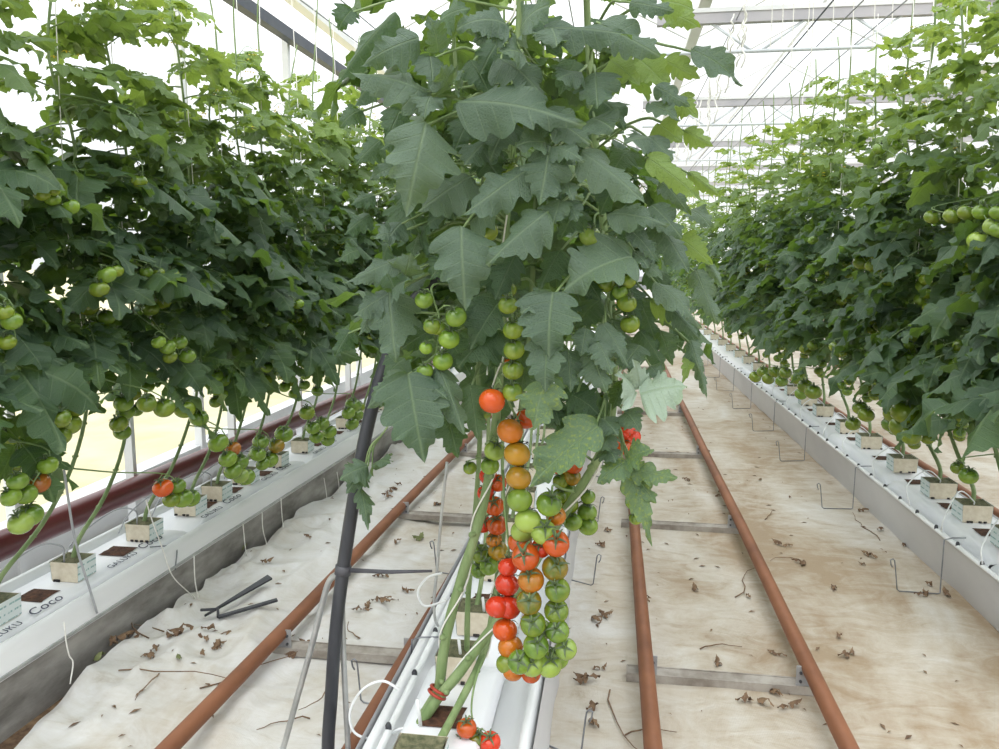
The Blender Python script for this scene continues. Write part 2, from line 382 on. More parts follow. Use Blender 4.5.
# ------------------------------------------------------------------ tomatoes
def tomato_mesh(seed, squash=.9, cal=True):
    rg = random.Random(seed); mb = MB(); nu, nv = 18, 11; V = []
    for i in range(nv + 1):
        ph = math.pi * (i + .02) / (nv + .04); z = math.cos(ph) * squash; r = math.sin(ph)
        dim = .20 * math.exp(-(r / .32) ** 2) * (1 if i < nv / 2 else -.3)
        for j in range(nu):
            th = 2 * math.pi * j / nu; rr = r * (1 + .02 * math.cos(5 * th) * max(0, math.cos(ph)))
            V.append((rr * math.cos(th), rr * math.sin(th), z - dim))
    Fc = [(i * nu + j, (i + 1) * nu + j, (i + 1) * nu + (j + 1) % nu, i * nu + (j + 1) % nu) for i in range(nv) for j in range(nu)]
    mb.add(np.array(V) * .03, Fc, 0)
    if cal:
        zt = .72 * squash * .03 + .003
        for k in range(5):
            a = 2 * math.pi * k / 5 + rg.uniform(-.2, .2); c, s_ = math.cos(a), math.sin(a); ln = rg.uniform(.6, .85) * .03; up = rg.uniform(.05, .5)
            pts = []
            for q in range(5):
                t = q / 4; rad = .004 + ln * t; h = zt + .002 + .006 * math.sin(t * 2.4) - .007 * t * t + up * .012 * t * t; w = .0032 * (1 - t) ** .7 + .0005
                pts += [(c * rad - s_ * w, s_ * rad + c * w, h), (c * rad, s_ * rad, h - .001), (c * rad + s_ * w, s_ * rad - c * w, h)]
            mb.add(pts, [(q * 3 + j, (q + 1) * 3 + j, (q + 1) * 3 + j + 1, q * 3 + j + 1) for q in range(4) for j in range(2)], 1)
        mb.tube([(0, 0, zt - .002), (0.001, 0, zt + .009), (.003, .001, zt + .016)], [.0026, .0022, .0018], 6, 1)
    o = mb.build('tomato', ['skin', 'calyx']); me = o.data; bpy.data.objects.remove(o); return me
TOM = [tomato_mesh(s_) for s_ in range(4)]; TOMB = [tomato_mesh(9 + s_, .82) for s_ in range(2)]
COLR = {  # ripeness: colour and how green the shoulder is
    'r': ((.60, .042, .012), .0), 'o': ((.60, .085, .010), .15), 'a': ((.56, .165, .012), .4), 'y': ((.46, .235, .016), .65), 'v': ((.33, .185, .016), .8),
    'l': ((.23, .30, .03), .8), 'g': ((.22, .34, .04), .8), 'p': ((.33, .45, .085), .45), 'd': ((.40, .12, .02), .3), 'G': ((.27, .37, .06), .35)}
WORD = {'r': 'ripe red tomato', 'o': 'orange-red tomato', 'a': 'orange tomato', 'y': 'yellow-orange tomato', 'v': 'olive tomato turning colour', 'l': 'olive-green tomato', 'g': 'green tomato', 'p': 'pale green tomato', 'd': 'brownish-orange tomato'}
def truss(plant, node, items, big=False, lab=False, face=.5, rp=.0028):
    """a fruit truss: items are (world pos, radius, ripeness)"""
    base = plant.location; items = sorted(items, key=lambda t: -t[0].z)
    top = items[0][0]; low = items[-1][0]
    mb = MB(); cx = sum(((t[0] - top) for t in items), Vector()) / len(items) + top
    back = Vector((0, .022, 0)) if len(items) > 2 else Vector((0, 0.01, 0))
    pth = [Vector(node), Vector(node).lerp(top, .5) + Vector((0, -.01, .025)), Vector((top.x * .6 + cx.x * .4, top.y, top.z + items[0][1] * 1.2)) + back]
    nseg = max(2, int((top.z - low.z) / .04))
    for k in range(1, nseg + 1):
        z = top.z + (low.z - top.z) * k / nseg; near = [t for t in items if abs(t[0].z - z) < .06] or items
        xx = sum(t[0].x for t in near) / len(near); yy = sum(t[0].y for t in near) / len(near)
        pth.append(Vector((xx, yy, z + .01)) + back)
    pc = curve(pth, 4); mb.tube(pc, [rp * (1.15 - .6 * i / len(pc)) for i in range(len(pc))], 6, 0)
    rots = []
    for (p, r, c) in items:
        q = min(pc, key=lambda w: (w - p - Vector((0, 0, r * .9))).length)
        up = Vector((U(-.35, .35), -face * U(.45, 1.1), 1)).normalized()
        tp = p + up * r * 1.15; md = tp.lerp(q, .5) + Vector((0, 0, r * .25))
        mb.tube(curve([q, md, tp], 3), rp * .55, 5, 0); rots.append(up)
        mb.tube([md - Vector((.002, 0, 0)), md + Vector((.002, 0, 0))], rp * .95, 5, 0)
    t = mb.build('fruit_truss', 'peduncle', plant, None, True, tuple(base))
    for (p, r, c), up in zip(items, rots):
        o = link('tomato', random.choice(TOMB if big else TOM), t, p - base)
        o.rotation_mode = 'QUATERNION'; o.rotation_quaternion = Vector((0, 0, 1)).rotation_difference(up) @ Matrix.Rotation(U(0, 6), 3, 'Z').to_quaternion()
        k = r / .03; o.scale = (k, k, k)
        col, sh_ = COLR[c]; j = U(.9, 1.1); o.color = (col[0] * j, col[1] * j, col[2], sh_)
        if lab: o['label'] = WORD[c]
    return t
# ------------------------------------------------------------------ the setting
from mathutils import noise as mnoise
def nz(x, y, s, o=0): return mnoise.noise(Vector((x * s + o, y * s - o, o * .37)))
FOLDS = [((135, 650), (40, 749), .030), ((205, 610), (120, 672), .034), ((262, 588), (150, 690), .022), ((330, 560), (215, 640), .020), ((150, 680), (85, 749), .026), ((250, 650), (130, 749), .020), ((300, 640), (240, 720), .016),
         ((330, 690), (190, 749), .014), ((395, 575), (330, 700), .012), ((440, 500), (360, 640), .010), ((300, 530), (225, 590), .028), ((380, 490), (300, 560), .022), ((235, 615), (205, 660), .020), ((110, 690), (100, 749), .02)]
FOLDW = []
for a_, b_, h_ in FOLDS:
    A_, B_ = onz(a_[0], a_[1], 0), onz(b_[0], b_[1], 0); FOLDW.append((A_.x, A_.y, B_.x, B_.y, h_))
def floor_z(x, y):
    z = floor_base(x, y)
    if x < -.66 and y < 5.5:
        for ax, ay, bx, by, h in FOLDW:
            dx, dy = bx - ax, by - ay; L2 = dx * dx + dy * dy; t = ((x - ax) * dx + (y - ay) * dy) / L2
            if -.15 < t < 1.15:
                wob = .05 * nz(x, y, 2.2, h * 900); dd = abs((x - ax) * dy - (y - ay) * dx) / math.sqrt(L2) + wob
                e = max(0, min(1, min(t + .15, 1.15 - t) / .3)); z += h * e * math.exp(-(dd / .032) ** 2) * (.7 + .6 * nz(x, y, 4, 3))
    return z
def floor_base(x, y):
    z = .010 * nz(x, y, 1.6) + .004 * nz(x, y, 6, 3)
    kl = max(0, min(1, (-1.0 - x) / .25)) * (1 if y < 6 else max(0, 7 - y))
    ridge = abs(nz(x + .35 * y, y * .55, 2.6, 11)); r2 = abs(nz(x - .5 * y, y, 4.5, 5))
    z += kl * (.085 * (.42 - ridge) + .055 * (.36 - r2) + .05 * max(0, (-1.25 - x)) * (1 + nz(x, y, 1.3, 8)))
    kc = math.exp(-((x + 1.0) / .3) ** 2) * .012 * nz(x, y, 3, 21)
    return max(-.012, z + kc) + .006
xs = np.concatenate([np.arange(-2.0, -.66, .015), np.arange(-.66, 1.62, .03)]); ys = np.concatenate([np.arange(1.2, 4.0, .018), np.arange(4.0, 9.4, .05)]); V = []
for y in ys:
    e = LX(-1.80, y) + .03 + (.05 * nz(0, y, 2.2, 4) + .03 * nz(0, y, 7, 2) if y < 4.5 else 0)
    if y < 2.9: e += .07 * max(0, (2.9 - y))
    for x in xs:
        xx = max(x, e + (x - e) * .02) if x < e else x
        V.append((xx, y, floor_z(xx, y)))
nx = len(xs); mb = MB()
mb.add(V, [(i * nx + j, i * nx + j + 1, (i + 1) * nx + j + 1, (i + 1) * nx + j) for i in range(len(ys) - 1) for j in range(nx - 1)])
mb.add([(-2.0, 9.35, .003), (1.62, 9.35, .003), (1.62, 40, .003), (-2.0, 40, .003)], [(0, 1, 2, 3)])
mb.add([(1.58, .7, .004), (7.4, .7, .004), (7.4, 40, .004), (1.58, 40, .004)], [(0, 1, 2, 3)])
mb.add([(-2.0, -3, .003), (7.4, -3, .003), (7.4, .72, .003), (-2.0, .72, .003)], [(0, 1, 2, 3)])
mb.add([(-2.0, .7, .003), (1.6, .7, .003), (1.6, 1.22, .003), (-2.0, 1.22, .003)], [(0, 1, 2, 3)])
struct(mb.build('floor', 'cloth'), 'pale dirt-stained woven ground cloth covering the aisles', 'floor')
mb = MB(); mb.add([(-2.75, -3, -.014), (7.6, -3, -.014), (7.6, 40, -.014), (-2.75, 40, -.014)], [(0, 1, 2, 3)])
struct(mb.build('ground', 'dry'), 'brown soil showing at the torn cloth edge beside the concrete kerb', 'soil')
mb = MB(); mb.add([(-90, -30, -.05), (-2.7, -30, -.05), (-2.7, 120, -.05), (-90, 120, -.05)], [(0, 1, 2, 3)])
mb.add([(7.6, -30, -.05), (90, -30, -.05), (90, 120, -.05), (7.6, 120, -.05)], [(0, 1, 2, 3)])
struct(mb.build('ground', 'field'), 'dry straw-coloured field outside beyond the glass wall', 'field')

def mesh_box(name, boxes, m, parent=None, off=None):
    mb = MB()
    for c, d in boxes: mb.box(c, d)
    return mb.build(name, m, parent, None, False, off)
# left cloth strip behind the row, white
mesh_w = MB(); mesh_w.add([(-2.62, -2, .0), (-2.0, -2, .0), (-1.2, 20, .0), (-2.62, 20, .0)], [(0, 1, 2, 3)])
struct(mesh_w.build('floor', 'bag'), 'white plastic sheet on the ground between the left row and the glass wall', 'floor')

def glass_wall(name, label, axis, pos, a0, a1, z1, step):
    w = link(name, None); struct(w, label, 'wall')
    mb = MB()
    if axis == 'x': mb.add([(pos, a0, .25), (pos, a1, .25), (pos, a1, z1), (pos, a0, z1)], [(0, 1, 2, 3)])
    else: mb.add([(a0, pos, .25), (a1, pos, .25), (a1, pos, z1), (a0, pos, z1)], [(0, 1, 2, 3)])
    mb.build('glazing', 'glass', w)
    mb = MB(); n = int((a1 - a0) / step)
    if axis == 'x': mb.box((pos, (a0 + a1) / 2, .1), (.12, a1 - a0, .3))
    else: mb.box(((a0 + a1) / 2, pos, .1), (a1 - a0, .12, .3))
    mb.build('base_wall', 'white_metal', w, None, False)
    for k in range(n + 1):
        q = a0 + k * step; mb = MB()
        c = (pos + .05, q, z1 / 2) if axis == 'x' else (q, pos - .05, z1 / 2)
        mb.box(c, (.05, .05, z1)); mb.build('post', 'white_metal', w, None, False)
glass_wall('wall_left', 'glass side wall with pale metal posts behind the left plant row', 'x', -2.72, -1.78, 31.02, 3.2, 1.64)
glass_wall('wall_right', 'glass side wall far off on the right', 'x', 7.5, -1.78, 31.02, 3.2, 3.28)
glass_wall('wall_back', 'glass end wall at the far end of the rows', 'y', 31.0, -2.72, 7.5, 3.2, 1.7)

# roof: glass in ridges along the rows, glazing bars, gutters
gx = [-2.72, .69, 4.1, 7.5]
roof = link('ceiling', None); struct(roof, 'glass greenhouse roof in long ridges, blown out white by the sky', 'ceiling')
mb = MB(); bars = MB()
for a, b in zip(gx, gx[1:]):
    m_ = (a + b) / 2
    mb.add([(a, -2, 3.62), (a, 31, 3.62), (m_, 31, 4.5), (m_, -2, 4.5)], [(0, 1, 2, 3)]); mb.add([(m_, -2, 4.5), (m_, 31, 4.5), (b, 31, 3.62), (b, -2, 3.62)], [(0, 1, 2, 3)])
    for k in range(14):
        y = -1 + k * 2.4
        bars.tube([(a, y, 3.62), (m_, y, 4.5)], .012, 4); bars.tube([(m_, y, 4.5), (b, y, 3.62)], .012, 4)
    bars.tube([(m_, -2, 4.5), (m_, 31, 4.5)], .022, 4)
mb.build('glazing', 'glass', roof, None, False); bars.build('glazing_bars', 'white_metal', roof, None, False)
mb = MB()
for a in gx: mb.box((a, 14.5, 3.60), (.10, 33, .06))
mb.build('roof_gutter', 'white_metal', roof, None, False)
mb = MB(); mb.box((-2.6, 14.5, 3.2), (.075, 33, .085))
struct(mb.build('trim_1', 'dark_beam', None, None, False), 'dark grey eaves rail running along the top of the left glass wall', 'rail')

TY = [6.15, 9.35, 12.55, 15.75, 18.95, 22.15]
for k, y in enumerate(TY):
    t = thing('roof_truss', ('white lattice roof girder above the right aisle, %s one seen from the camera' % ORD[k]), 'girder', (2.4, y, 2.9), 'roof girders', 'structure')
    o3 = (2.4, y, 2.9); x0, x1 = .25, 7.5
    mb = MB(); mb.box(((x0 + x1) / 2, y, 3.145), (x1 - x0, .06, .075)); mb.build('top_chord', 'roof_box', t, None, False, o3)
    mb = MB(); mb.box(((x0 + x1) / 2, y, 3.195), (x1 - x0, .075, .03)); mb.build('top_cap', 'white_metal', t, None, False, o3)
    mb = MB(); mb.tube([(x0, y, 2.915), (x1, y, 2.915)], .014, 6); mb.build('bottom_chord', 'roof_metal', t, None, True, o3)
    for q in range(7):
        xa = .62 + q * .98
        mb = MB(); mb.tube([(xa, y, 3.12), (xa + .30, y, 2.915)], .011, 6); mb.tube([(xa + .36, y, 2.915), (xa + .66, y, 3.12)], .011, 6)
        if q % 2: mb.tube([(xa + .32, y, 3.12), (xa + .0, y, 2.915)], .009, 6)
        mb.build('brace', 'roof_metal', t, None, True, o3)
    for xx in (.28, 4.1, 7.45):
        mb = MB(); hz = 3.80 if xx < 1 else 3.6; mb.box((xx, y, (3.17 + hz) / 2), (.05, .05, hz - 3.17)); mb.build('strut', 'roof_metal', t, None, False, o3)
# crop wires along the rows
for xw, sl, lab in ((-1.78, .04, 'wire above the left row, nearer the aisle'), (-2.02, .04, 'wire above the left row, nearer the glass'), (-.32, 0, 'wire above the middle row, right one'), (-.55, 0, 'wire above the middle row, left one'),
                    (1.50, -.02, 'wire above the right row, nearer the aisle'), (1.76, -.02, 'wire above the right row, farther from the aisle')):
    mb = MB(); mb.tube([(xw + sl * (y - 2.5), y, 3.0) for y in np.linspace(-1, 31, 20)], .0045, 5)
    tag(mb.build('crop_wire', 'wire'), 'thin steel crop ' + lab, 'wire', 'overhead crop wires')

# ------------------------------------------------------------------ pipe rails and sleepers
def rail(xf, x, y0, y1, label, r=.0265, z=.10, m='rust'):
    mb = MB(); n = int((y1 - y0) / .6)
    mb.tube([(xf(x, y0 + (y1 - y0) * i / n), y0 + (y1 - y0) * i / n, z + .004 * math.sin(i * 1.3)) for i in range(n + 1)], r, 16)
    return tag(mb.build('rail_pipe', m), label, 'rail', 'rusty pipe rails')
rail(LR, -1.205, .5, 26, 'rusty pipe rail in the left aisle, nearer the concrete kerb')
rail(LR, -.70, .5, 26, 'rusty pipe rail in the left aisle, beside the middle gutter')
rail(RR, .128, .5, 26, 'rusty pipe rail in the right aisle, left of its pair')
rail(RR, .668, .5, 26, 'rusty pipe rail in the right aisle, right of its pair')
rail(RX, 2.06, 1.5, 26, 'red-brown pipe rail behind the right row, close to its gutter', .026, .10, 'rust')
rail(RX, 2.98, 1.5, 26, 'red-brown pipe rail behind the right row, far one', .026, .10, 'rust')
def sleeper(xl, xr, y, label):
    t = thing('rail_sleeper', label, 'sleeper', ((xl + xr) / 2, y, 0), 'steel sleepers under the rails'); o3 = tuple(t.location)
    mb = MB(); w = xr - xl + .09; cx = (xl + xr) / 2 - .015; rz = U(-.03, .03)
    z0 = max(floor_z(cx, y), floor_z(xl, y), floor_z(xr, y), .0)
    mb.box((cx, y, z0 + .022), (w, .06, .004), 0, rz); mb.box((cx, y - .029, z0 + .012), (w, .005, .03), 0, rz); mb.box((cx, y + .029, z0 + .012), (w, .005, .03), 0, rz)
    mb.box((cx - w / 2, y, z0 + .012), (.005, .06, .03), 0, rz); mb.box((cx + w / 2, y, z0 + .012), (.005, .06, .03), 0, rz)
    mb.build('crossbar', 'sleeper', t, None, False, o3)
    for x in (xl, xr):
        ins = .016 if x == xl else -.016; mb = MB(); mb.box((x + ins, y - .02, z0 + .05), (.05, .005, .085)); mb.box((x, y, z0 + .072), (.03, .05, .005)); x = x + ins
        b = mb.build('upright', 'bracket', t, None, False, o3)
        mb = MB()
        for zz in (.04, .07): mb.tube([(x + ins * .7, y - .019, z0 + zz), (x + ins * .7, y - .028, z0 + zz)], .005, 8)
        mb.build('bolt', 'dark_grey_plastic', b, None, True, o3)
for k in range(9):
    y = 2.65 + 1.62 * k
    sleeper(RR(.128, y), RR(.668, y), y, 'grey steel sleeper in the right aisle, %s from the front' % ORD[k])
for k in range(7):
    y = 2.63 + 1.52 * k
    sleeper(LR(-1.205, y), LR(-.70, y), y, 'grey steel sleeper in the left aisle, %s from the front' % ORD[k])

# ------------------------------------------------------------------ left kerb and gutter, heating pipe
mb = MB(); mb.ext([(-1.81, -.02), (-1.80, .185), (-1.86, .20), (-2.10, .20)], .4, 22, LX, 0, .4)
tag(mb.build('concrete_kerb', 'concrete', None, None, False), 'grey weathered concrete kerb carrying the left white gutter', 'kerb', None)
g1 = thing('growing_gutter', 'white metal growing gutter on the concrete kerb under the left row', 'gutter', (LX(-1.95, 2.5), 2.5, .19), 'growing gutters'); o3 = tuple(g1.location)
mb = MB(); mb.ext([(-1.80, .188), (-1.782, .192), (-1.785, .200), (-1.79, .268), (-1.797, .284), (-1.81, .291), (-1.825, .285), (-1.83, .265), (-1.835, .225), (-2.11, .225), (-2.12, .275), (-2.13, .30), (-2.15, .30), (-2.16, .27), (-2.16, .2)], .4, 22, LX, 0, .4)
mb.build('trough', 'white_metal', g1, None, True, o3)
mb = MB(); mb.ext([(-1.779, .196), (-1.778, .206), (-1.786, .206)], .4, 22, LX, 0, .4); mb.build('trim_strip', 'steel', g1, None, False, o3)
hp = thing('heating_pipe', 'thick maroon heating pipe running along the left glass wall', 'pipe', (LX(-2.36, 2.5), 2.5, .33)); o3 = tuple(hp.location)
mb = MB(); mb.tube([(LX(-2.36, y), y, .345 - .012 * (y - 2.5)) for y in np.linspace(.2, 20, 24)], .058, 20); mb.build('pipe', 'maroon', hp, None, True, o3)
for y in (1.9, 3.62, 4.62, 5.6, 6.6, 7.6, 9.0):
    mb = MB(); mb.box((LX(-2.45, y), y, .43), (.045, .03, .88)); b = mb.build('support_post', 'white_metal', hp, None, False, o3)
    mb = MB(); mb.box((LX(-2.40, y), y, .275 - .012 * (y - 2.5)), (.12, .03, .014)); mb.build('bracket', 'steel', b, None, False, o3)

# right and middle gutters
def gutter_plain(label, xf, xa, xb, z, y0, y1, apron_side, slope=-.015, lip=.10):
    t = thing('growing_gutter', label, 'gutter', ((xa + xb) / 2, 2.6, 0), 'growing gutters'); o3 = tuple(t.location)
    prof = [(xa - .012, z - lip), (xa - .014, z - .02), (xa - .006, z), (xa + .008, z + .004), (xa + .018, z - .006), (xa + .024, z - .06), (xb - .024, z - .06), (xb - .018, z - .006), (xb - .008, z + .004), (xb + .006, z), (xb + .014, z - .02), (xb + .012, z - .10)]
    mb = MB(); mb.ext(prof, y0, y1, xf, 0, .4); mb.build('trough', 'white_metal', t, None, True, o3)
    for sd in apron_side:
        x = xa - .012 if sd < 0 else xb + .012
        n = int((y1 - y0) / .12); V = []
        for i in range(n + 1):
            y = y0 + (y1 - y0) * i / n
            for q in range(5):
                tt = q / 4; w = tt * (.012 * nz(x, y, 3, 7) + .008 * nz(x, y, 9, 2))
                V.append((xf(x + sd * (.010 - slope * tt) + w, y), y, (z - .004) * (1 - tt) + .006))
        mb = MB(); mb.add(V, [(i * 5 + j, (i + 1) * 5 + j, (i + 1) * 5 + j + 1, i * 5 + j + 1) for i in range(n) for j in range(4)])
        mb.build('plastic_apron', 'apron', t, None, True, o3)
    return t
I_ = lambda x, y: x
gutter_plain('white growing gutter with hanging plastic apron under the right row', RX, 1.468, 1.80, .235, 1.2, 24, (-1, 1), .055, .028)
gutter_plain('white growing gutter of the middle row, under the front vines', I_, -.60, -.205, .235, 1.0, 24, (-1, 1))
def drip_line(label, xf, x, z, y0, y1, step, y_end):
    t = thing('drip_line', label, 'drip line', (xf(x, 2.6), 2.6, z), 'drip lines'); o3 = tuple(t.location)
    mb = MB(); mb.tube([(xf(x, y), y, z + .003 * math.sin(y * 3)) for y in np.linspace(y0, y1, 40)], .0095, 8); mb.build('pipe', 'tube_white', t, None, True, o3)
    y = y0 + .1
    while y < y_end:
        mb = MB(); mb.tube([(xf(x, y), y, z), (xf(x, y), y, z + .012), (xf(x, y), y, z + .02)], [.0085, .0085, .005], 8); mb.build('dripper', 'black_plastic', t, None, True, o3)
        y += step
drip_line('pale drip pipe with black drippers along the right gutter edge', RX, 1.445, .250, 1.4, 24, .22, 12)
drip_line('pale drip pipe with black drippers along the left lip of the middle gutter', I_, -.555, .252, 1.2, 14, .27, 5.5)

# ------------------------------------------------------------------ slabs and cubes
def text_mesh(body, size, shear=0):
    c = bpy.data.curves.new('lettering', 'FONT'); c.body = body; c.size = size; c.shear = shear; c.extrude = .0002; c.space_character = 1.05
    return c
def slab(xf, x0, x1, z0, z1, ya, yb, label, group, holes, letter=False):
    xc = (x0 + x1) / 2; yc = (ya + yb) / 2
    t = thing('grow_slab', label, 'grow bag', (xf(xc, yc), yc, z0), group); o3 = tuple(t.location)
    n = 24; V = []
    prof = [(x0 + .004, z0), (x0, z0 + .02), (x0 + .008, z1 - .012), (x0 + .03, z1 - .001), (xc, z1 + .002), (x1 - .014, z1 - .001), (x1 - .003, z1 - .012), (x1, z0 + .02), (x1 - .004, z0)]
    for i in range(n + 1):
        y = ya + (yb - ya) * i / n; e = min(i, n - i); k = .35 if e == 0 else (.85 if e == 1 else 1)
        for (x, z) in prof: V.append((xf(x + .003 * nz(x, y, 9), y), y, z0 + (z - z0) * k + .002 * nz(x, y, 14, 3) * (z > z0 + .03)))
    mb = MB(); mb.add(V, [(i * 9 + j, (i + 1) * 9 + j, (i + 1) * 9 + j + 1, i * 9 + j + 1) for i in range(n) for j in range(8)])
    mb.build('bag', 'bag', t, None, True, o3)
    for (hx, hy) in holes:
        mb = MB(); w, l = .052, .05; q = 5; V = []
        for i in range(q + 1):
            for j in range(q + 1):
                ed = i in (0, q) or j in (0, q)
                V.append((xf(hx, hy) - w + 2 * w * j / q + U(-.004, .004) * ed, hy - l + 2 * l * i / q, z1 + .0035 + (0 if ed else U(0, .004))))
        mb.add(V, [(i * (q + 1) + j, i * (q + 1) + j + 1, (i + 1) * (q + 1) + j + 1, (i + 1) * (q + 1) + j) for i in range(q) for j in range(q)])
        mb.build('planting_hole', 'coir', t, None, True, o3)
    if letter:
        for body, sz, sh_, yy in (('GALUKU', .040, .1, ya + .06), ('Coco', .062, .45, ya + .27), ('GALUKU', .040, .1, ya + .68), ('Coco', .062, .45, ya + .88)):
            c = text_mesh(body, sz, sh_); o = link('lettering', c, t); c.materials.append(M['ink'])
            o.matrix_local = Matrix.Translation((x1 - .014 - xc, yy - yc, z1 - z0 + .0042)) @ Matrix.Rotation(math.pi / 2 - .04, 4, 'Z') @ Matrix.Rotation(.06, 4, 'X')
    return t
def cube(xf, x, y, z, label, group, face=1, size=.105, h=.075, rz=0, tilt=0):
    t = thing('growing_cube', label, 'growing cube', (xf(x, y), y, z), group); a = size / 2
    t.rotation_euler = (0, 0, rz)
    mb = MB(); k = .004
    V = [(-a, -a, 0), (a, -a, 0), (a, a, 0), (-a, a, 0), (-a - k, -a, h), (a + k, -a, h), (a + k, a, h), (-a - k, a, h)]
    mb.add(V, [(0, 1, 5, 4), (2, 3, 7, 6), (1, 2, 6, 5), (3, 0, 4, 7), (0, 3, 2, 1)]); mb.build('block', 'cube_side', t, None, False)
    mb = MB(); q = 8; V = []
    for i in range(q + 1):
        for j in range(q + 1):
            ed = i in (0, q) or j in (0, q); rad = math.hypot(i - q / 2, j - q / 2)
            V.append((-a + 2 * a * j / q, -a + 2 * a * i / q, h - (0.001 if ed else .006) + (0 if ed else U(-.004, .004)) + (.008 if rad < 1.6 else 0)))
    mb.add(V, [(i * (q + 1) + j, i * (q + 1) + j + 1, (i + 1) * (q + 1) + j + 1, (i + 1) * (q + 1) + j) for i in range(q) for j in range(q)])
    mb.build('substrate', 'cube_top', t)
    mb = MB(); e = .0015
    for sd in (-1, 1):
        mb = MB(); mb.add([(sd * (a + e), -a - .001, .002), (sd * (a + e), a + .001, .002), (sd * (a + k + e), a + .001, h + .002), (sd * (a + k + e), -a - .001, h + .002)], [(0, 1, 2, 3)])
        mb.build('wrapper', 'wrapper', t, None, False)
    # dark root crumbs at the foot of the front face
    mb = MB()
    for k2 in range(4):
        xx = U(-a, a); mb.box((xx, -a - .002, .004), (.012, .006, .008), 0, U(-.5, .5))
    mb.build('root_crumbs', 'bark_dark', t, None, False)
    return t
YL = [2.17, 2.53, 2.95, 3.29, 3.52, 3.80, 4.15, 4.5, 4.85, 5.2, 5.55, 5.9, 6.3, 6.7, 7.1, 7.5, 8.0, 8.5, 9.0, 9.6, 10.2]
YL0 = [1.25, 1.70] + YL
YR = [2.55, 3.05, 3.45, 3.83, 4.20, 4.70, 5.27, 5.72, 6.33, 6.8, 7.3, 7.8, 8.35, 8.9, 9.5, 10.1, 10.8, 11.5, 12.3, 13.1, 14, 15, 16, 17.2, 18.4, 20, 21.5]
YC = [1.64, 2.12, 2.41, 2.85, 3.3, 3.75, 4.2, 4.7, 5.2, 5.75, 6.3, 6.9, 7.5, 8.1, 8.8, 9.5]
for k, y in enumerate(YL0):
    cube(LX, -1.935, y, .303, 'cream growing cube with printed wrapper on the left row slab, %s from the front' % ORD[k], 'growing cubes of the left row', 1, .10, .072)
for k, y in enumerate(YR):
    cube(RX, 1.645, y, .265, 'cream growing cube with printed wrapper on the right row gutter, %s from the front' % ORD[k], 'growing cubes of the right row', -1, .12, .08)
for k, y in enumerate(YC):
    cube(I_, -.425, y, .265, 'cream growing cube on the middle row gutter, %s from the front' % ORD[k], 'growing cubes of the middle row', 1, .108, .078)
hl = [1.0, 1.48, 2.36, 2.79, 3.16, 3.41, 3.66, 3.98, 4.33, 4.68, 5.03, 5.4, 5.75, 6.1, 6.5]
for k in range(6):
    ya = .72 + k * 1.22; yb = ya + 1.2
    slab(LX, -2.09, -1.835, .228, .300, ya, yb, 'white coir bag in the left gutter, %s from the front, with dark square planting holes' % ORD[k], 'coir bags of the left row', [(-1.945, h) for h in hl if ya + .06 < h < yb - .06], True)
hr = [2.8, 3.27, 3.64, 4.02, 4.45, 4.98, 5.5, 6.0, 6.55, 7.05, 7.55]
for k in range(6):
    ya = 2.2 + k * 1.2; yb = ya + 1.18
    slab(RX, 1.53, 1.765, .178, .262, ya, yb, 'white coir bag in the right gutter, %s from the front' % ORD[k], 'coir bags of the right row', [(1.64, h) for h in hr if ya + .06 < h < yb - .06])
hc = [1.90, 2.265, 2.63, 3.05]
for k in range(7):
    ya = 1.05 + k * 1.22; yb = ya + 1.2
    slab(I_, -.53, -.31, .178, .262, ya, yb, 'white coir bag in the middle gutter, %s from the front' % ORD[k], 'coir bags of the middle row', [(-.425, h) for h in hc if ya + .06 < h < yb - .06])

# ------------------------------------------------------------------ wires, hooks, strings, tubes
def wire_thing(name, pts, r, m, label, cat, group=None, k=6, n=5):
    mb = MB(); mb.tube(curve(pts, n) if n else pts, r, k); return tag(mb.build(name, m), label, cat, group)
def hook(xf, xe, s, y, label, group, skew=0.0, wd=0.0):
    z0 = floor_z(xf(xe, y), y) if abs(xe) < 1.6 else .01
    P = [(xe + s * .07, .262, .01), (xe + s * .012, .262, 0), (xe - s * .02, .252, 0), (xe - s * .024, .05, -.01), (xe - s * .024, z0 + .006, -.01), (xe - s * .034, z0 + .003, -.012), (xe - s * (.19 - wd), z0 + .004, -.03 + skew), (xe - s * (.20 - wd), z0 + .012, -.03 + skew), (xe - s * (.212 - wd), .13, -.02 + skew),
         (xe - s * (.215 - wd), .148, -.02 + skew), (xe - s * (.222 - wd), .156, -.02 + skew), (xe - s * (.232 - wd), .150, -.02 + skew), (xe - s * (.229 - wd), .13, -.02 + skew), (xe - s * (.222 - wd), .118, -.02 + skew)]
    mb = MB(); mb.tube([(xf(x, y), y + dy, z) for x, z, dy in P], .0028, 6)
    return tag(mb.build('wire_hook', 'wire'), label, 'wire hook', group)
for k, y in enumerate([2.5, 3.55, 4.77, 5.90, 6.95, 8.0, 9.05, 10.1, 11.2, 12.3]):
    hook(RX, 1.44, 1, y, 'bent wire hook on the right gutter edge, %s from the front' % ORD[k], 'wire hooks on the right gutter', U(-.03, .04))
for k, y in enumerate([2.22, 3.47, 4.35, 5.3]):
    hook(I_, -.205, -1, y, 'bent wire hook on the right side of the middle gutter, %s from the front' % ORD[k], 'wire hooks right of the middle gutter', -.03, .07)
for k, y in enumerate([2.33, 3.45]):
    hook(I_, -.60, 1, y, 'bent wire hook on the left side of the middle gutter, %s from the front' % ORD[k], 'wire hooks left of the middle gutter', .05)
def pxs(pts, x): return [onx(p[0], p[1], x) for p in pts]
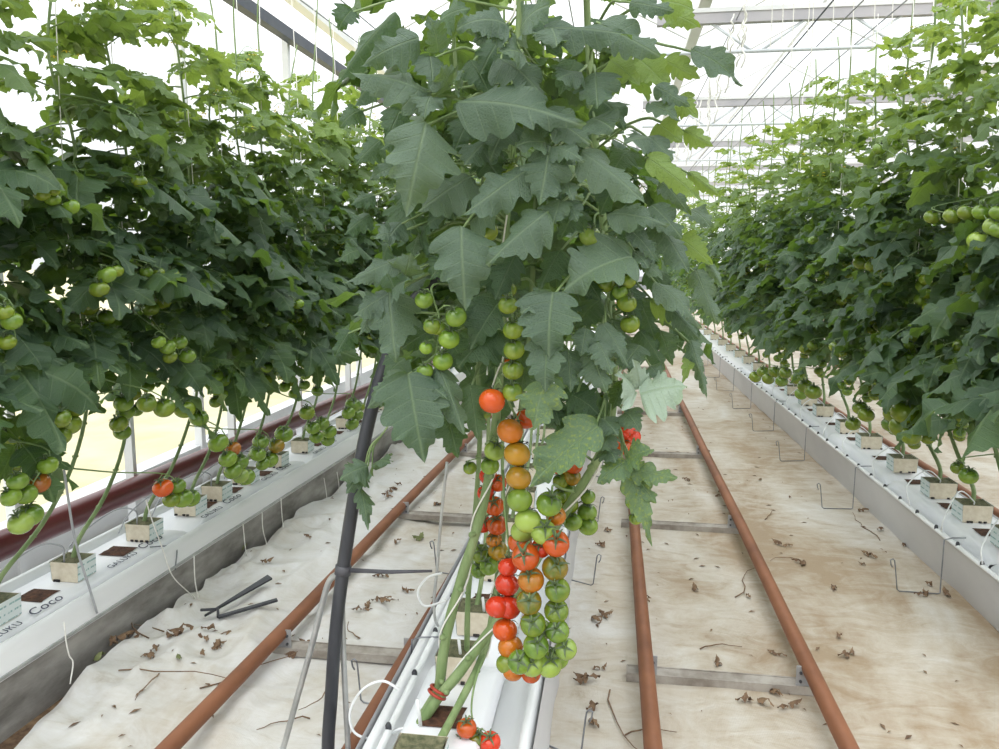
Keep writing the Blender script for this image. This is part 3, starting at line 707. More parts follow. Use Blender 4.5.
strs = [[(64, 622), (66, 640), (69, 655), (73, 663), (70, 684)], [(146, 500), (152, 520), (163, 550), (172, 575), (186, 590), (195, 598), (197, 607)], [(194, 556), (195, 580), (198, 596), (202, 607)],
        [(243, 524), (245, 545), (247, 560), (245, 574), (247, 584)], [(262, 512), (263, 530), (267, 548), (264, 566)], [(281, 498), (282, 516), (284, 532), (283, 545), (286, 556)], [(324, 478), (327, 500), (326, 520), (329, 530)], [(337, 472), (339, 488), (336, 505)]]
for k, p in enumerate(strs):
    wire_thing('hanging_string', pxs(p, -1.775 + .04 * (max(0, 1.2 + .2 * k) - 0)), .0024, 'string', 'white string hanging down the concrete kerb, %s from the front' % ORD[k], 'string', 'strings on the left kerb')
wire_thing('wire_rod', [onx(64, 470, -1.80), onx(75, 540, -1.80), onx(90, 590, -1.785), onx(97, 613, -1.78)], .0042, 'tube_grey', 'thin grey rod leaning against the left gutter in front of the second cube', 'rod', None)
for k, p in enumerate([[(150, 547), (166, 546), (175, 547), (177, 552), (175, 570)], [(262, 482), (284, 481), (287, 485), (289, 496)]]):
    wire_thing('wire_clip', [onx(*p[0], -1.83)] + pxs(p[1:3], -1.80) + pxs(p[3:], -1.766), .0028, 'wire', 'short bent wire over the left gutter lip, %s from the front' % ORD[k], 'wire clip', 'wire clips on the left gutter', 6, 3)
# drip tubes of the left row (grey arcs) and of the right row (white)
k = 0
for y in YL0[1:9]:
    x = LX(-1.935, y); mb = MB(); mb.tube(curve([(x - .16, y - .30, .30), (x - .15, y - .22, .37), (x - .08, y - .08, .44), (x - .015, y - .035, .43), (x - .012, y - .03, .37)], 6), .0032, 6)
    t = tag(mb.build('drip_tube', 'tube_grey'), 'thin grey drip tube looping into the left row cube, %s from the front' % ORD[k], 'drip tube', 'drip tubes of the left row'); k += 1
for k, y in enumerate(YR[:12]):
    x = RX(1.645, y); j = U(-.05, .05)
    mb = MB(); mb.tube(curve([(RX(1.445, y), y - .20, .262), (x - .20, y - .17 + j, .34 + j * .4), (x - .09, y - .07, .41), (x - .01, y - .03, .36), (x - .005, y - .025, .335)], 6), .0032, 6)
    tag(mb.build('drip_tube', 'tube_white'), 'thin white drip tube looping into the right row cube, %s from the front' % ORD[k], 'drip tube', 'drip tubes of the right row')
for k, pts in enumerate([[(445, 737), (405, 728), (378, 739), (355, 733), (350, 712), (362, 690), (382, 681), (399, 689)], [(447, 600), (425, 606), (418, 592), (427, 578), (442, 573)]]):
    Y = 1.86 if k == 0 else 2.1
    wire_thing('drip_tube', [at(a, b, Y) for a, b in pts], .0035, 'tube_white', ['white drip tube ring around the rusty rail at the bottom of the picture', 'white drip tube loop beside the thick green stem, over the rail'][k], 'drip tube', 'drip tubes of the middle row', 6, 6)
for k, (y, dx) in enumerate([(1.80, -.03), (2.12, .01), (2.41, .03)]):
    mb = MB(); mb.tube([(-.425 + dx, y - .02, .31), (-.43 + dx, y - .03, .385)], .0045, 6)
    tag(mb.build('drip_stake', 'tube_white'), 'white drip stake stuck in the middle row cube, %s from the front' % ORD[k], 'drip stake', 'drip stakes of the middle row')

# ------------------------------------------------------------------ black bow and rods at the row end
bow = thing('stem_bow', 'black bent plastic pipe standing at the end of the middle row', 'pipe', tuple(onz(330, 812, 0.0))); o3 = tuple(bow.location)
bp = [onz(330, 812, .004), at(328, 749, 1.87), at(331, 700, 1.88), at(335, 640, 1.89), at(343, 570, 1.90), at(357, 480, 1.93), at(371, 412, 1.96), at(386, 362, 1.99), at(404, 318, 2.02), at(428, 285, 2.04), at(455, 270, 2.05)]
mb = MB(); mb.tube(curve(bp, 8), .0172, 14); mb.build('pipe', 'black_plastic', bow, None, True, o3)
c0 = at(343, 570, 1.90); ax = (at(357, 480, 1.93) - at(335, 640, 1.89)).normalized()
mb = MB(); mb.tube([c0 - ax * .012, c0 + ax * .012], .021, 14); mb.build('collar', 'dark_grey_plastic', bow, None, True, o3)
mb = MB(); mb.tube([c0, at(390, 572, 1.89), at(432, 571, 1.88)], [.0065, .0055, .0035], 8); mb.build('cross_rod', 'dark_grey_plastic', bow, None, True, o3)
wire_thing('steel_rod', [at(343, 572, 1.915), at(330, 580, 1.93), at(322, 605, 1.94), at(312, 645, 1.95), at(298, 695, 1.97), at(283, 749, 2.0), onz(272, 785, .005)], .0085, 'steel', 'pale galvanised rod bent at the top, leaning left of the black pipe', 'rod', None, 8)
wire_thing('steel_rod', [at(342, 590, 1.93), at(343, 640, 1.92), at(345, 690, 1.91), at(348, 749, 1.90), onz(350, 812, .005)], .008, 'steel', 'pale galvanised rod standing close along the right of the black pipe', 'rod', None, 8)
wire_thing('wire_rod', [at(447, 462, 2.34), at(441, 520, 2.33), at(437, 570, 2.32), at(434, 600, 2.31), at(435, 618, 2.31), at(438, 626, 2.32)], .0048, 'steel', 'slim grey steel rod rising from the middle gutter, right of the black pipe', 'rod', None, 8)

# stakes on the left cloth: two black flat strips beside the rail upright
for k, (a, b, lab) in enumerate([((205, 622), (271, 603), 'long black flat strip lying on the white cloth beside the left rail'), ((219, 632), (278, 620), 'bent black strip lying under the left rail, nearer the camera')]):
    A = onz(a[0], a[1], 0); B = onz(b[0], b[1], 0); A.z = floor_z(A.x, A.y) + .012; B.z = max(floor_z(B.x, B.y), 0) + .045
    mb = MB(); n = 8; V = []
    dr = (B - A).normalized(); sd = dr.cross(Vector((0, 0, 1))).normalized()
    for i in range(n + 1):
        t = i / n; w = (.003 + .02 * t) if k == 0 else .011; p = A.lerp(B, t); th = .004
        for q in ((-w, -th), (w, -th), (w, th), (-w, th)): V.append(tuple(p + sd * q[0] + Vector((0, 0, q[1]))))
    mb.add(V, [(i * 4 + j, (i + 1) * 4 + j, (i + 1) * 4 + (j + 1) % 4, i * 4 + (j + 1) % 4) for i in range(n) for j in range(4)])
    if k == 1: mb.tube([A, A + Vector((-.03, .055, .006)), A + Vector((-.10, .05, .0))], .006, 6)
    tag(mb.build('plastic_strip', 'black_plastic', None, None, False), lab, 'plastic strip', 'black strips on the cloth')

# ------------------------------------------------------------------ dried scraps on the cloth
def scrap_mesh(kind, seed):
    rg = random.Random(seed); mb = MB()
    if kind == 'leaf':
        for q in range(rg.randint(1, 3)):
            V, Fc, uv = LO[rg.randrange(len(LO))]; L = rg.uniform(.03, .06); W = V * np.array([L, L * .6, L * 1.6]); a = rg.uniform(0, 6)
            c, s_ = math.cos(a), math.sin(a); W = np.stack([W[:, 0] * c - W[:, 1] * s_, W[:, 0] * s_ + W[:, 1] * c, W[:, 2]], 1); W[:, 2] -= W[:, 2].min(); mb.add(W + np.array([rg.uniform(-.01, .01), rg.uniform(-.01, .01), 0]), Fc)
    else:
        p = Vector((0, 0, .004)); P = [p]; a = rg.uniform(0, 6)
        for q in range(7):
            a += rg.uniform(-.5, .5); p = p + Vector((math.cos(a), math.sin(a), 0)) * .022 * (3 if kind == 'long' else 1.1); p.z = .004 + rg.uniform(0, .006); P.append(p)
        mb.tube(P, [.0028 * (1 - .09 * i) for i in range(8)], 5)
    return mb
def scrap_pts(px, py): 
    p = onz(px, py, .01); p.z = floor_z(p.x, p.y) + .001; return p
LEAFS = {'R': [(695, 592), (748, 596), (783, 545), (803, 563), (835, 588), (867, 565), (778, 655), (790, 707), (842, 636), (720, 664), (860, 511), (925, 596), (935, 588), (945, 595), (885, 530), (905, 545), (868, 556), (720, 492), (760, 480), (792, 498), (715, 497), (770, 690), (850, 655), (800, 640), (755, 700), (690, 480), (705, 450)],
         'M': [(600, 668), (586, 682), (598, 706), (592, 619), (606, 617), (640, 600), (604, 529), (603, 545), (590, 720)],
         'L': [(120, 660), (133, 655), (140, 650), (112, 662), (95, 683), (172, 655), (185, 648), (195, 640), (205, 650), (215, 645), (162, 662), (150, 668), (178, 675), (200, 668), (298, 660), (305, 645), (215, 655), (240, 560), (266, 572), (392, 500), (402, 490), (397, 495), (388, 504), (380, 605), (365, 612), (385, 578), (440, 505), (420, 540), (395, 545), (345, 545), (405, 592), (310, 545)]}
TW = {'R': [(735, 598), (700, 650), (800, 560), (880, 540), (765, 520)], 'M': [(610, 690), (596, 625), (625, 735)], 'L': [(150, 655), (165, 645), (230, 640), (120, 690), (360, 640), (310, 720), (380, 700), (330, 690), (160, 690), (200, 695)]}
NM = {'R': 'right aisle', 'M': 'right beside the middle gutter', 'L': 'left aisle'}
for side in 'RML':
    for k, (px, py) in enumerate(LEAFS[side]):
        mb = scrap_mesh('leaf', k * 7 + ord(side)); p = scrap_pts(px, py)
        o = mb.build('dried_leaf', 'dry_green' if (side == 'L' and k in (4, 12, 17, 27)) else 'dry', None, p)
        tag(o, 'shrivelled %s leaf scrap on the ground cloth, %s' % ('greenish' if (side == 'L' and k in (4, 12, 17, 27)) else 'brown', NM[side]), 'dried leaf', ('greenish ' if (side == 'L' and k in (4, 12, 17, 27)) else '') + 'dried leaf scraps on the ' + NM[side])
    for k, (px, py) in enumerate(TW[side]):
        mb = scrap_mesh('long' if k % 3 == 0 else 'twig', k * 5 + ord(side)); p = scrap_pts(px, py)
        tag(mb.build('dried_twig', 'dry', None, p), 'thin dry brown twig lying on the ground cloth of the ' + NM[side], 'twig', 'dry twigs on the ' + NM[side])
mb = MB(); rg = random.Random(5)
for k in range(420):
    x = rg.uniform(-1.7, 1.4); y = 1.8 + 7 * rg.random() ** 1.6
    if -.62 < x < -.19: continue
    z = floor_z(x, y) + .002; a = rg.uniform(0, 6); L = rg.uniform(.006, .022); c, s_ = math.cos(a) * L, math.sin(a) * L
    mb.add([(x - c, y - s_, z), (x + s_ * .3, y - c * .3, z + .004), (x + c, y + s_, z), (x - s_ * .3, y + c * .3, z + .003)], [(0, 1, 2, 3)])
o = mb.build('leaf_litter', 'dry'); tag(o, 'fine brown crumbs of dry leaf scattered over the ground cloth', 'leaf litter', None, 'stuff')
# ------------------------------------------------------------------ plants
def stem_at(P, z):
    for a, b in zip(P, P[1:]):
        if a.z <= z <= b.z: return a.lerp(b, (z - a.z) / max(1e-6, b.z - a.z))
    return P[-1]
def scatter_leaves(mb, P, z0, z1, step, L0, L1, tpls, mi=0, smi=1, ageK=1.0, reach=None, az0=None, pairs=3, sides=4, size=1.12, thin=2.6):
    z = z0; az = U(0, 6) if az0 is None else az0
    while z < z1:
        t = (z - z0) / (z1 - z0); b = stem_at(P, z); az += 2.4 + U(-.8, .8)
        if reach is None or reach(az, z):
            old = max(0, (z - 1.75) / .7); age = min(1, ageK * old * U(.5, 1.2))
            L = (L0 + (L1 - L0) * t) * U(.85, 1.15)
            compound(mb, b, (math.cos(az), math.sin(az), U(-.25, .55) + .45 * max(0, t - .5)), L, tpls, age, U(.6, 1.7) - .4 * t, sides, .0036 if L > .3 else .0028, pairs, size * U(.9, 1.2), mi, smi)
        z += step * U(.8, 1.25) * (1 + thin * max(0, t - .5))
def flowers(plant, P, zs):
    base = Vector(plant.location)
    for z in zs:
        mb = MB(); b = stem_at(P, z); c = b + Vector((U(-.10, .10), U(-.10, .10), U(-.02, .06)))
        mb.tube(curve([b, b.lerp(c, .6) + Vector((0, 0, .03)), c], 3), .0015, 4, 1)
        for q in range(3):
            cc = c + Vector((U(-.025, .025), U(-.025, .025), U(-.03, .01)))
            for k in range(5):
                a = k * 1.257 + q; d = Vector((math.cos(a), math.sin(a), -.45)); s_ = Vector((-math.sin(a), math.cos(a), 0))
                mb.add([tuple(cc), tuple(cc + d * .009 - s_ * .0035), tuple(cc + d * .019), tuple(cc + d * .009 + s_ * .0035)], [(0, 1, 2, 3)], 0)
        mb.build('flower_cluster', ['flower', 'peduncle'], plant, None, True, tuple(base))
def generic_truss(plant, P, z, ang, n, r, cols, big):
    nd = stem_at(P, z); d = Vector((math.cos(ang), math.sin(ang), 0)); sd = Vector((-d.y, d.x, 0)); out = U(.07, .12); items = []
    for k in range(n):
        p = nd + d * (out + U(-.01, .02)) + sd * (r * 1.02 * (1 if k % 2 else -1) + U(-.006, .006)) + Vector((0, 0, -.03 - r * 1.05 * k + U(-.008, .008)))
        items.append((p, r * U(.88, 1.1), random.choice(cols)))
    truss(plant, nd, items, big)
def row_path(x, y, z, xf, lean, ztop, zup, dx=0.0):
    pts = [(xf(x, y), y, z), (xf(x, y) + .01, y + .03, z + .07), (xf(x, y) + .01 + dx * .3, y + lean * .45, z + .18), (xf(x, y) + dx * .7, y + lean * .8, z + .34), (xf(x, y) + dx, y + lean, zup)]
    zz = zup; 
    while zz < ztop:
        zz += .3; pts.append((xf(x, y) + dx + U(-.035, .035), y + lean + U(-.04, .04), zz))
    return curve(pts, 4)
CNT = {'left': 0, 'right': 0, 'middle': 0}
EXTRA = {}
def row_plant(side, x, y, z, xf, lean, zlow, ztop, tpls, step, trs=(), rnd=2, r=.034, face=0.0, cols='gggl', pairs=3, L0=.46, stemr=.0085, path=None, far=False):
    k = CNT[side]; CNT[side] += 1
    t = thing('tomato_vine', '', 'tomato plant', (xf(x, y), y, z), 'tomato vines of the %s row' % side)
    o3 = tuple(t.location); P = path or row_path(x, y, z, xf, lean, ztop + .25, zlow, U(-.03, .03))
    mb = MB(); n = len(P); mb.tube(P, [stemr * (1 - .55 * i / n) for i in range(n)], 8 if not far else 5, 0, 0)
    for zz in np.arange(z + .15, zlow + .2, .11):                         # scars of picked leaves
        q = stem_at(P, zz); mb.tube([q - Vector((stemr * 1.25, 0, 0)), q + Vector((stemr * 1.25, 0, .002))], stemr * .55, 6, 0)
    mb.build('stem', 'stem', t, None, True, o3)
    mb = MB(); scatter_leaves(mb, P, zlow + .14, ztop, step, L0, .25, tpls, pairs=pairs, sides=3 if far else 4)
    mb.build('foliage', ['leaf', 'stem'], t, None, True, o3)
    for it in trs:
        zt = max(q[0].z for q in it) + .10; truss(t, stem_at(P, min(zt, ztop)), it, True)
    for q in range(rnd):
        zt = zlow + .02 + q * .36 + U(-.05, .08)
        if zt < ztop - .3: generic_truss(t, P, zt, face + U(-.9, .9), random.choice((4, 5, 6)) if not far else 4, r * U(.85, 1.05), cols, True)
    if not far or R() < .4: flowers(t, P, [U(2.0, ztop) for q in range(3)])
    # what singles this one out
    cs = ''.join(q[2] for it in trs for q in it)
    ex = ', orange tomato low down' if 'o' in cs else ', brownish tomato among green' if 'd' in cs else ''
    t['label'] = ('tomato vine of the %s row, %s from the camera%s' % (side, ORD[k], ex))
    if not far:
        top = stem_at(P, 9); wire_x = top.x
        s_ = MB(); lo = stem_at(P, zlow + .1); s_.tube([lo + Vector((.012, -.012, 0)), stem_at(P, 1.6) + Vector((.012, -.012, 0)), Vector((lo.x, lo.y, 3.0))], .0022, 4)
        tag(s_.build('support_string', 'string'), 'white support string of the %s row vine standing %s from the camera' % (side, ORD[k]), 'string', 'support strings of the %s row' % side)
    return t, P

# clusters read off the picture, each at the depth of its row
def cl(lst, x, sl, r0=1.0):
    out = []
    for (px, py, r, c) in lst:
        p = onx(px, py, x); p = onx(px, py, x + sl * (p.y - 2.5)); p.x += U(-.015, .015); d = (p - CAM).length
        out.append((p, r * d / F * r0, c))
    return out
LCL = [cl(q, -1.66, .04) for q in [
    [(44, 465, 9, 'g'), (43, 483, 10, 'd'), (28, 494, 10, 'g'), (12, 497, 9, 'g'), (33, 515, 11, 'g'), (25, 523, 11, 'p'), (16, 481, 9, 'g')],
    [(55, 418, 10, 'l'), (70, 424, 11, 'l'), (62, 436, 10, 'l'), (74, 408, 9, 'l')],
    [(165, 488, 9.5, 'o'), (178, 486, 8, 'g'), (181, 498, 10, 'g'), (191, 498, 9, 'g'), (174, 500, 8, 'l')],
    [(150, 404, 9, 'l'), (164, 408, 10, 'l'), (181, 409, 10, 'l'), (196, 418, 9, 'g')],
    [(221, 443, 10, 'g'), (233, 449, 8, 'd'), (228, 459, 9, 'g'), (241, 462, 9, 'g'), (232, 471, 9, 'g'), (246, 477, 9, 'g'), (239, 476, 8, 'p')],
    [(262, 442, 8, 'g'), (274, 446, 8, 'v'), (282, 434, 9, 'g'), (258, 454, 8, 'g'), (272, 460, 8.5, 'g'), (263, 464, 7, 'g')],
    [(309, 413, 8, 'l'), (312, 428, 7, 'g'), (321, 424, 7.5, 'g'), (316, 437, 7, 'g'), (327, 432, 7.5, 'g'), (330, 440, 7, 'g')],
    [(352, 405, 8, 'g'), (347, 413, 7, 'g'), (358, 415, 7.5, 'g'), (353, 424, 7, 'g'), (361, 407, 6, 'l')],
    [(158, 342, 7, 'g'), (166, 347, 8, 'g'), (180, 342, 8, 'g'), (186, 356, 8, 'g'), (171, 357, 7, 'l')],
    [(105, 275, 9, 'g'), (101, 289, 9, 'l'), (112, 271, 7, 'l')], [(71, 207, 8, 'g'), (57, 199, 7, 'g'), (46, 194, 7, 'l'), (52, 190, 6, 'l')],
    [(8, 321, 9, 'g'), (3, 312, 8, 'l'), (10, 342, 8, 'l')], [(296, 304, 6, 'g'), (289, 303, 5, 'g')], [(126, 126, 5, 'g'), (132, 121, 5, 'g'), (138, 181, 7, 'l')], [(150, 272, 6, 'g'), (162, 273, 6, 'l'), (172, 275, 8, 'l')]]]
RCL = [cl(q, 1.42, -.02) for q in [
    [(979, 212, 8, 'g'), (990, 226, 9, 'p'), (980, 241, 9.5, 'p'), (996, 212, 8, 'g'), (997, 230, 8, 'g')],
    [(892, 414, 10, 'l'), (904, 412, 12, 'l'), (900, 427, 12, 'l'), (910, 436, 9, 'l'), (888, 424, 8, 'g')],
    [(968, 476, 8, 'g'), (960, 468, 6, 'l')], [(866, 415, 7.5, 'l'), (853, 424, 7, 'l'), (861, 408, 7, 'l')],
    [(933, 217, 7, 'l'), (967, 213, 8, 'l'), (952, 216, 8, 'l')], [(881, 149, 6, 'g'), (905, 161, 7, 'g'), (897, 145, 5, 'g')], [(862, 262, 8, 'l'), (872, 158 + 108, 6, 'l')],
    [(811, 241, 4, 'g'), (816, 239, 4, 'g')], [(798, 378, 7, 'l'), (806, 386, 7, 'l'), (812, 392, 8, 'l'), (800, 394, 6, 'g')], [(762, 372, 6, 'l'), (768, 379, 6, 'l'), (756, 377, 6, 'l')],
    [(780, 381, 6, 'g'), (775, 372, 6, 'l'), (786, 373, 6, 'l')], [(842, 300 + 52, 6, 'l'), (836, 347, 6, 'l')], [(805, 349, 6, 'l'), (811, 346, 5, 'l')]]]
def near(cls, ys, lean):
    d = {}
    for c in cls:
        cy = sum(p[0].y for p in c) / len(c); k = min(range(len(ys)), key=lambda i: abs(ys[i] + lean - cy) + (0 if ys[i] + lean > cy - .3 else 1)); d.setdefault(k, []).append(c)
    return d
nl = near(LCL, YL0, .42)
for k, y in enumerate(YL0):
    row_plant('left', -1.935, y, .37, LX, U(.36, .5), .90 + U(-.05, .05), (2.68 if y < 3.2 else 2.46) + U(-.1, .15), MID if y < 3.6 else LO if y < 6 else FAR, .031, nl.get(k, ()), 3 if y > 4.2 else 2, .034, 0, 'gggll', far=y > 6)
nr = near(RCL, YR, .38)
for k, y in enumerate(YR):
    fr_ = y > 7.5
    row_plant('right', 1.645, y, .335, RX, U(.3, .5), .76 + U(-.06, .04) - (.06 if y > 6 else 0), 2.72 + U(-.1, .15), FAR if fr_ else (MID if y < 4 else LO), .034 if y < 9 else .05, nr.get(k, ()), 3 if k > 1 else 1, .036, math.pi, 'llgl', stemr=.0105, far=fr_, pairs=3 if y < 13 else 2)
# one more row beyond, seen only through gaps
CNT['outer'] = 0
for k in range(9):
    row_plant('outer', 3.95, 4.2 + k * .95, .0, RX, .3, .6, 2.5, FAR, .06, (), 1, .036, math.pi, 'lg', far=True)

# ------------------------------------------------------------------ the front vines of the middle row
def hull(px, py, R0=.47, cx=-.215, cy=2.02):
    p = at(px, py, 1.75); dx = p.x - cx
    return cy - .80 * math.sqrt(max(.006, R0 * R0 - dx * dx))
def hero_leaf(mb, bx, by, tx, ty, w, mi=0, dz=0.0, tdz=-.03, age=0.0, up=.55, tp=None, stem=None, hang=False):
    Yb = hull(bx, by) + dz + U(-.015, .015); Yt = hull(tx, ty) * .35 + Yb * .65 + tdz
    B = at(bx, by, Yb); T = at(tx, ty, Yt); d = T - B; L = d.length; d.normalize()
    tc = (CAM - B).normalized(); n = tc * .75 + Vector((0, 0, 1)) * up + Vector((U(-.2, .2), 0, U(-.1, .2)))
    Wd = w * (B - CAM).length / F / .62
    n = n - d * n.dot(d); n.normalize(); vis = abs(n.dot(tc)) ; Wd = Wd / max(.55, vis)
    tpl = HI[tp % len(HI)] if tp is not None else random.choice(HI)
    put_leaf(mb, tpl, B, d, n, L, Wd, age, mi)
    if hang:
        e = at(384, 432, Yb); mb.tube(curve([B, B.lerp(e, .5) + Vector((-.01, 0, .01)), e, at(402, 402, Yb)], 4), .0022, 5, 1, 0, False)
    elif stem is not None and (w > 30 or R() < .6):
        s_ = stem_at(stem, B.z + .02); m_ = B.lerp(s_, .45) + Vector((0, 0, .035))
        mb.tube(curve([B + d * .01, B.lerp(m_, .5) + Vector((0, 0, .004)), m_, s_], 4), [.0022, .0024, .0026, .0028, .003, .0032, .0034, .0034, .0035, .0036, .0036, .0036, .0036], 5, 1, 0, False)
def pz(lst): return curve([at(a, b, Y) for a, b, Y in lst], 6)
PA = pz([(375, 780, 1.83), (400, 748, 1.87), (424, 714, 1.91), (438, 690, 1.935), (443, 655, 1.945), (451, 615, 1.95), (463, 573, 1.95), (478, 525, 1.95), (489, 475, 1.95), (496, 420, 1.96), (500, 360, 1.97), (503, 300, 1.99), (506, 220, 2.0), (512, 120, 2.0), (520, 10, 2.0), (522, -110, 2.0), (520, -260, 2.0)])
PB = pz([(368, 790, 1.82), (398, 755, 1.85), (420, 724, 1.88), (438, 698, 1.90), (460, 672, 1.92), (483, 640, 1.95), (503, 612, 1.98), (530, 570, 2.02), (560, 520, 2.0), (590, 472, 1.97), (605, 442, 1.97), (613, 400, 1.99), (613, 330, 2.02), (603, 220, 2.04), (592, 100, 2.04), (586, -20, 2.04), (584, -160, 2.04), (583, -280, 2.04)])
PC = pz([(424, 772, 1.66), (434, 752, 1.72), (455, 712, 1.84), (472, 679, 1.92), (485, 648, 1.99), (494, 605, 2.06), (502, 540, 2.12), (512, 470, 2.16), (522, 400, 2.2), (530, 320, 2.22), (535, 220, 2.22), (540, 100, 2.22), (545, -20, 2.22), (545, -160, 2.22)])
PD = pz([(467, 668, 2.12), (467, 645, 2.12), (468, 600, 2.14), (472, 550, 2.17), (477, 490, 2.2), (480, 420, 2.22), (476, 350, 2.25), (470, 260, 2.26), (462, 160, 2.26), (455, 60, 2.26), (450, -40, 2.26), (448, -120, 2.26)])
def front_plant(label, P, r, base):
    t = thing('tomato_vine', label, 'tomato plant', base, 'front vines of the middle row'); o3 = tuple(base)
    mb = MB(); n = len(P); rr = [r * (1 - .5 * (i / n) ** 1.3) * (1 + .05 * math.sin(i * .9)) for i in range(n)]
    mb.tube(P, rr, 12, 0)
    for i in range(6, int(n * .55), 7):                                     # knuckles where leaves were taken off
        q = P[i]; mb.tube([q, q + Vector((-.6 * r if i % 2 else .6 * r, -1.15 * r, .1 * r)), q + Vector((-.9 * r if i % 2 else .9 * r, -1.3 * r, .15 * r))], [r * .7, r * .5, r * .38], 8, 1 if i % 3 else 0)
    mb.build('stem', ['stem', 'string' if False else 'stem'], t, None, True, o3)
    return t
tA = front_plant('thick-stemmed front vine with red clip, ripe trusses and the big grey-green leaves on its left', PA, .0150, tuple(PA[0]))
tB = front_plant('front vine whose stem crosses behind the red trusses to the right, carrying the right-hand leaves', PB, .0145, tuple(PB[0]))
tC = front_plant('thinner front vine rooted in the nearest middle cube, with the small red truss low down', PC, .0105, tuple(PC[0]))
tD = front_plant('slim vine rising straight behind the thick stem from the second middle cube', PD, .0085, tuple(PD[0]))
CNT['middle'] = 0
for y in YC[2:]:
    row_plant('middle', -.425, y, .343, I_, .25, 1.06, 2.45, FAR, .045, (), 1, .028, -1.5, 'lgo', far=True, L0=.40)
for o in list(bpy.data.objects):
    if o.get('group') == 'tomato vines of the middle row': o['label'] = 'tomato vine behind the front vines in the middle row, ' + o['label'].split(', ')[1].replace('from the camera', 'cube behind them')

# leaflets read off the picture: base x y, tip x y, width, kind, depth shift.  f front, p pale, m mottled, d behind
LV_A = '''431 94 351 73 32 f 0|419 38 362 66 30 f 0|438 52 428 15 20 f 0|396 12 336 86 24 d .1|430 56 433 92 21 f 0|431 96 424 120 22 f 0|450 88 441 66 22 f 0|456 92 462 70 14 f 0
458 102 583 126 42 f -.03|506 24 456 30 26 f 0|506 32 472 42 16 f 0|525 56 497 54 18 f 0|498 58 546 102 26 f .05|520 32 556 4 24 f .05|426 122 406 215 60 f -.03|396 166 369 180 13 f .03
470 176 416 213 38 f .09|527 170 462 216 36 f 0|470 222 507 206 26 f .08|492 138 464 166 26 f .09|510 124 490 160 24 f .1|461 226 465 309 58 f -.04|398 234 372 240 16 f .03|402 222 386 242 24 f .05
402 258 344 283 18 f 0|405 276 411 253 20 f .03|389 292 396 362 46 f 0|388 294 353 316 26 f 0|392 290 411 280 16 f 0|385 300 358 336 20 f .03|408 374 424 462 58 f -.03|405 376 367 408 28 f -.01|412 372 448 400 24 f 0
438 366 464 434 30 f .05|495 328 458 368 36 d .1|446 412 458 458 32 d .1|500 300 470 350 34 d .12|480 300 470 336 26 d .1|430 330 400 350 26 d .12|361 488 368 530 13 h .10|368 466 339 480 24 h .12
372 468 390 462 14 h .12|364 470 346 494 18 h .13|352 10 338 30 20 d .1|380 140 355 165 22 d .1|375 195 350 205 16 d .1|370 215 344 235 20 d .1|420 180 395 205 22 d .1|440 20 470 8 20 d .08
360 110 340 128 20 d .1|412 130 380 150 20 d .08|545 300 520 340 26 d .1|515 255 495 300 30 d .1|350 330 335 356 20 d .1|358 250 338 262 16 d .08|470 385 478 440 30 d .1|450 250 430 280 28 d .14|480 260 500 300 28 d .14|420 240 445 215 24 d .14|440 190 455 220 26 d .14|450 340 470 375 28 d .14|400 200 420 235 26 d .14|500 330 488 372 24 d .14|380 260 395 290 24 d .12|480 150 500 180 26 d .14|400 110 385 145 24 d .12|470 60 490 95 24 d .14|520 90 530 125 24 d .14'''
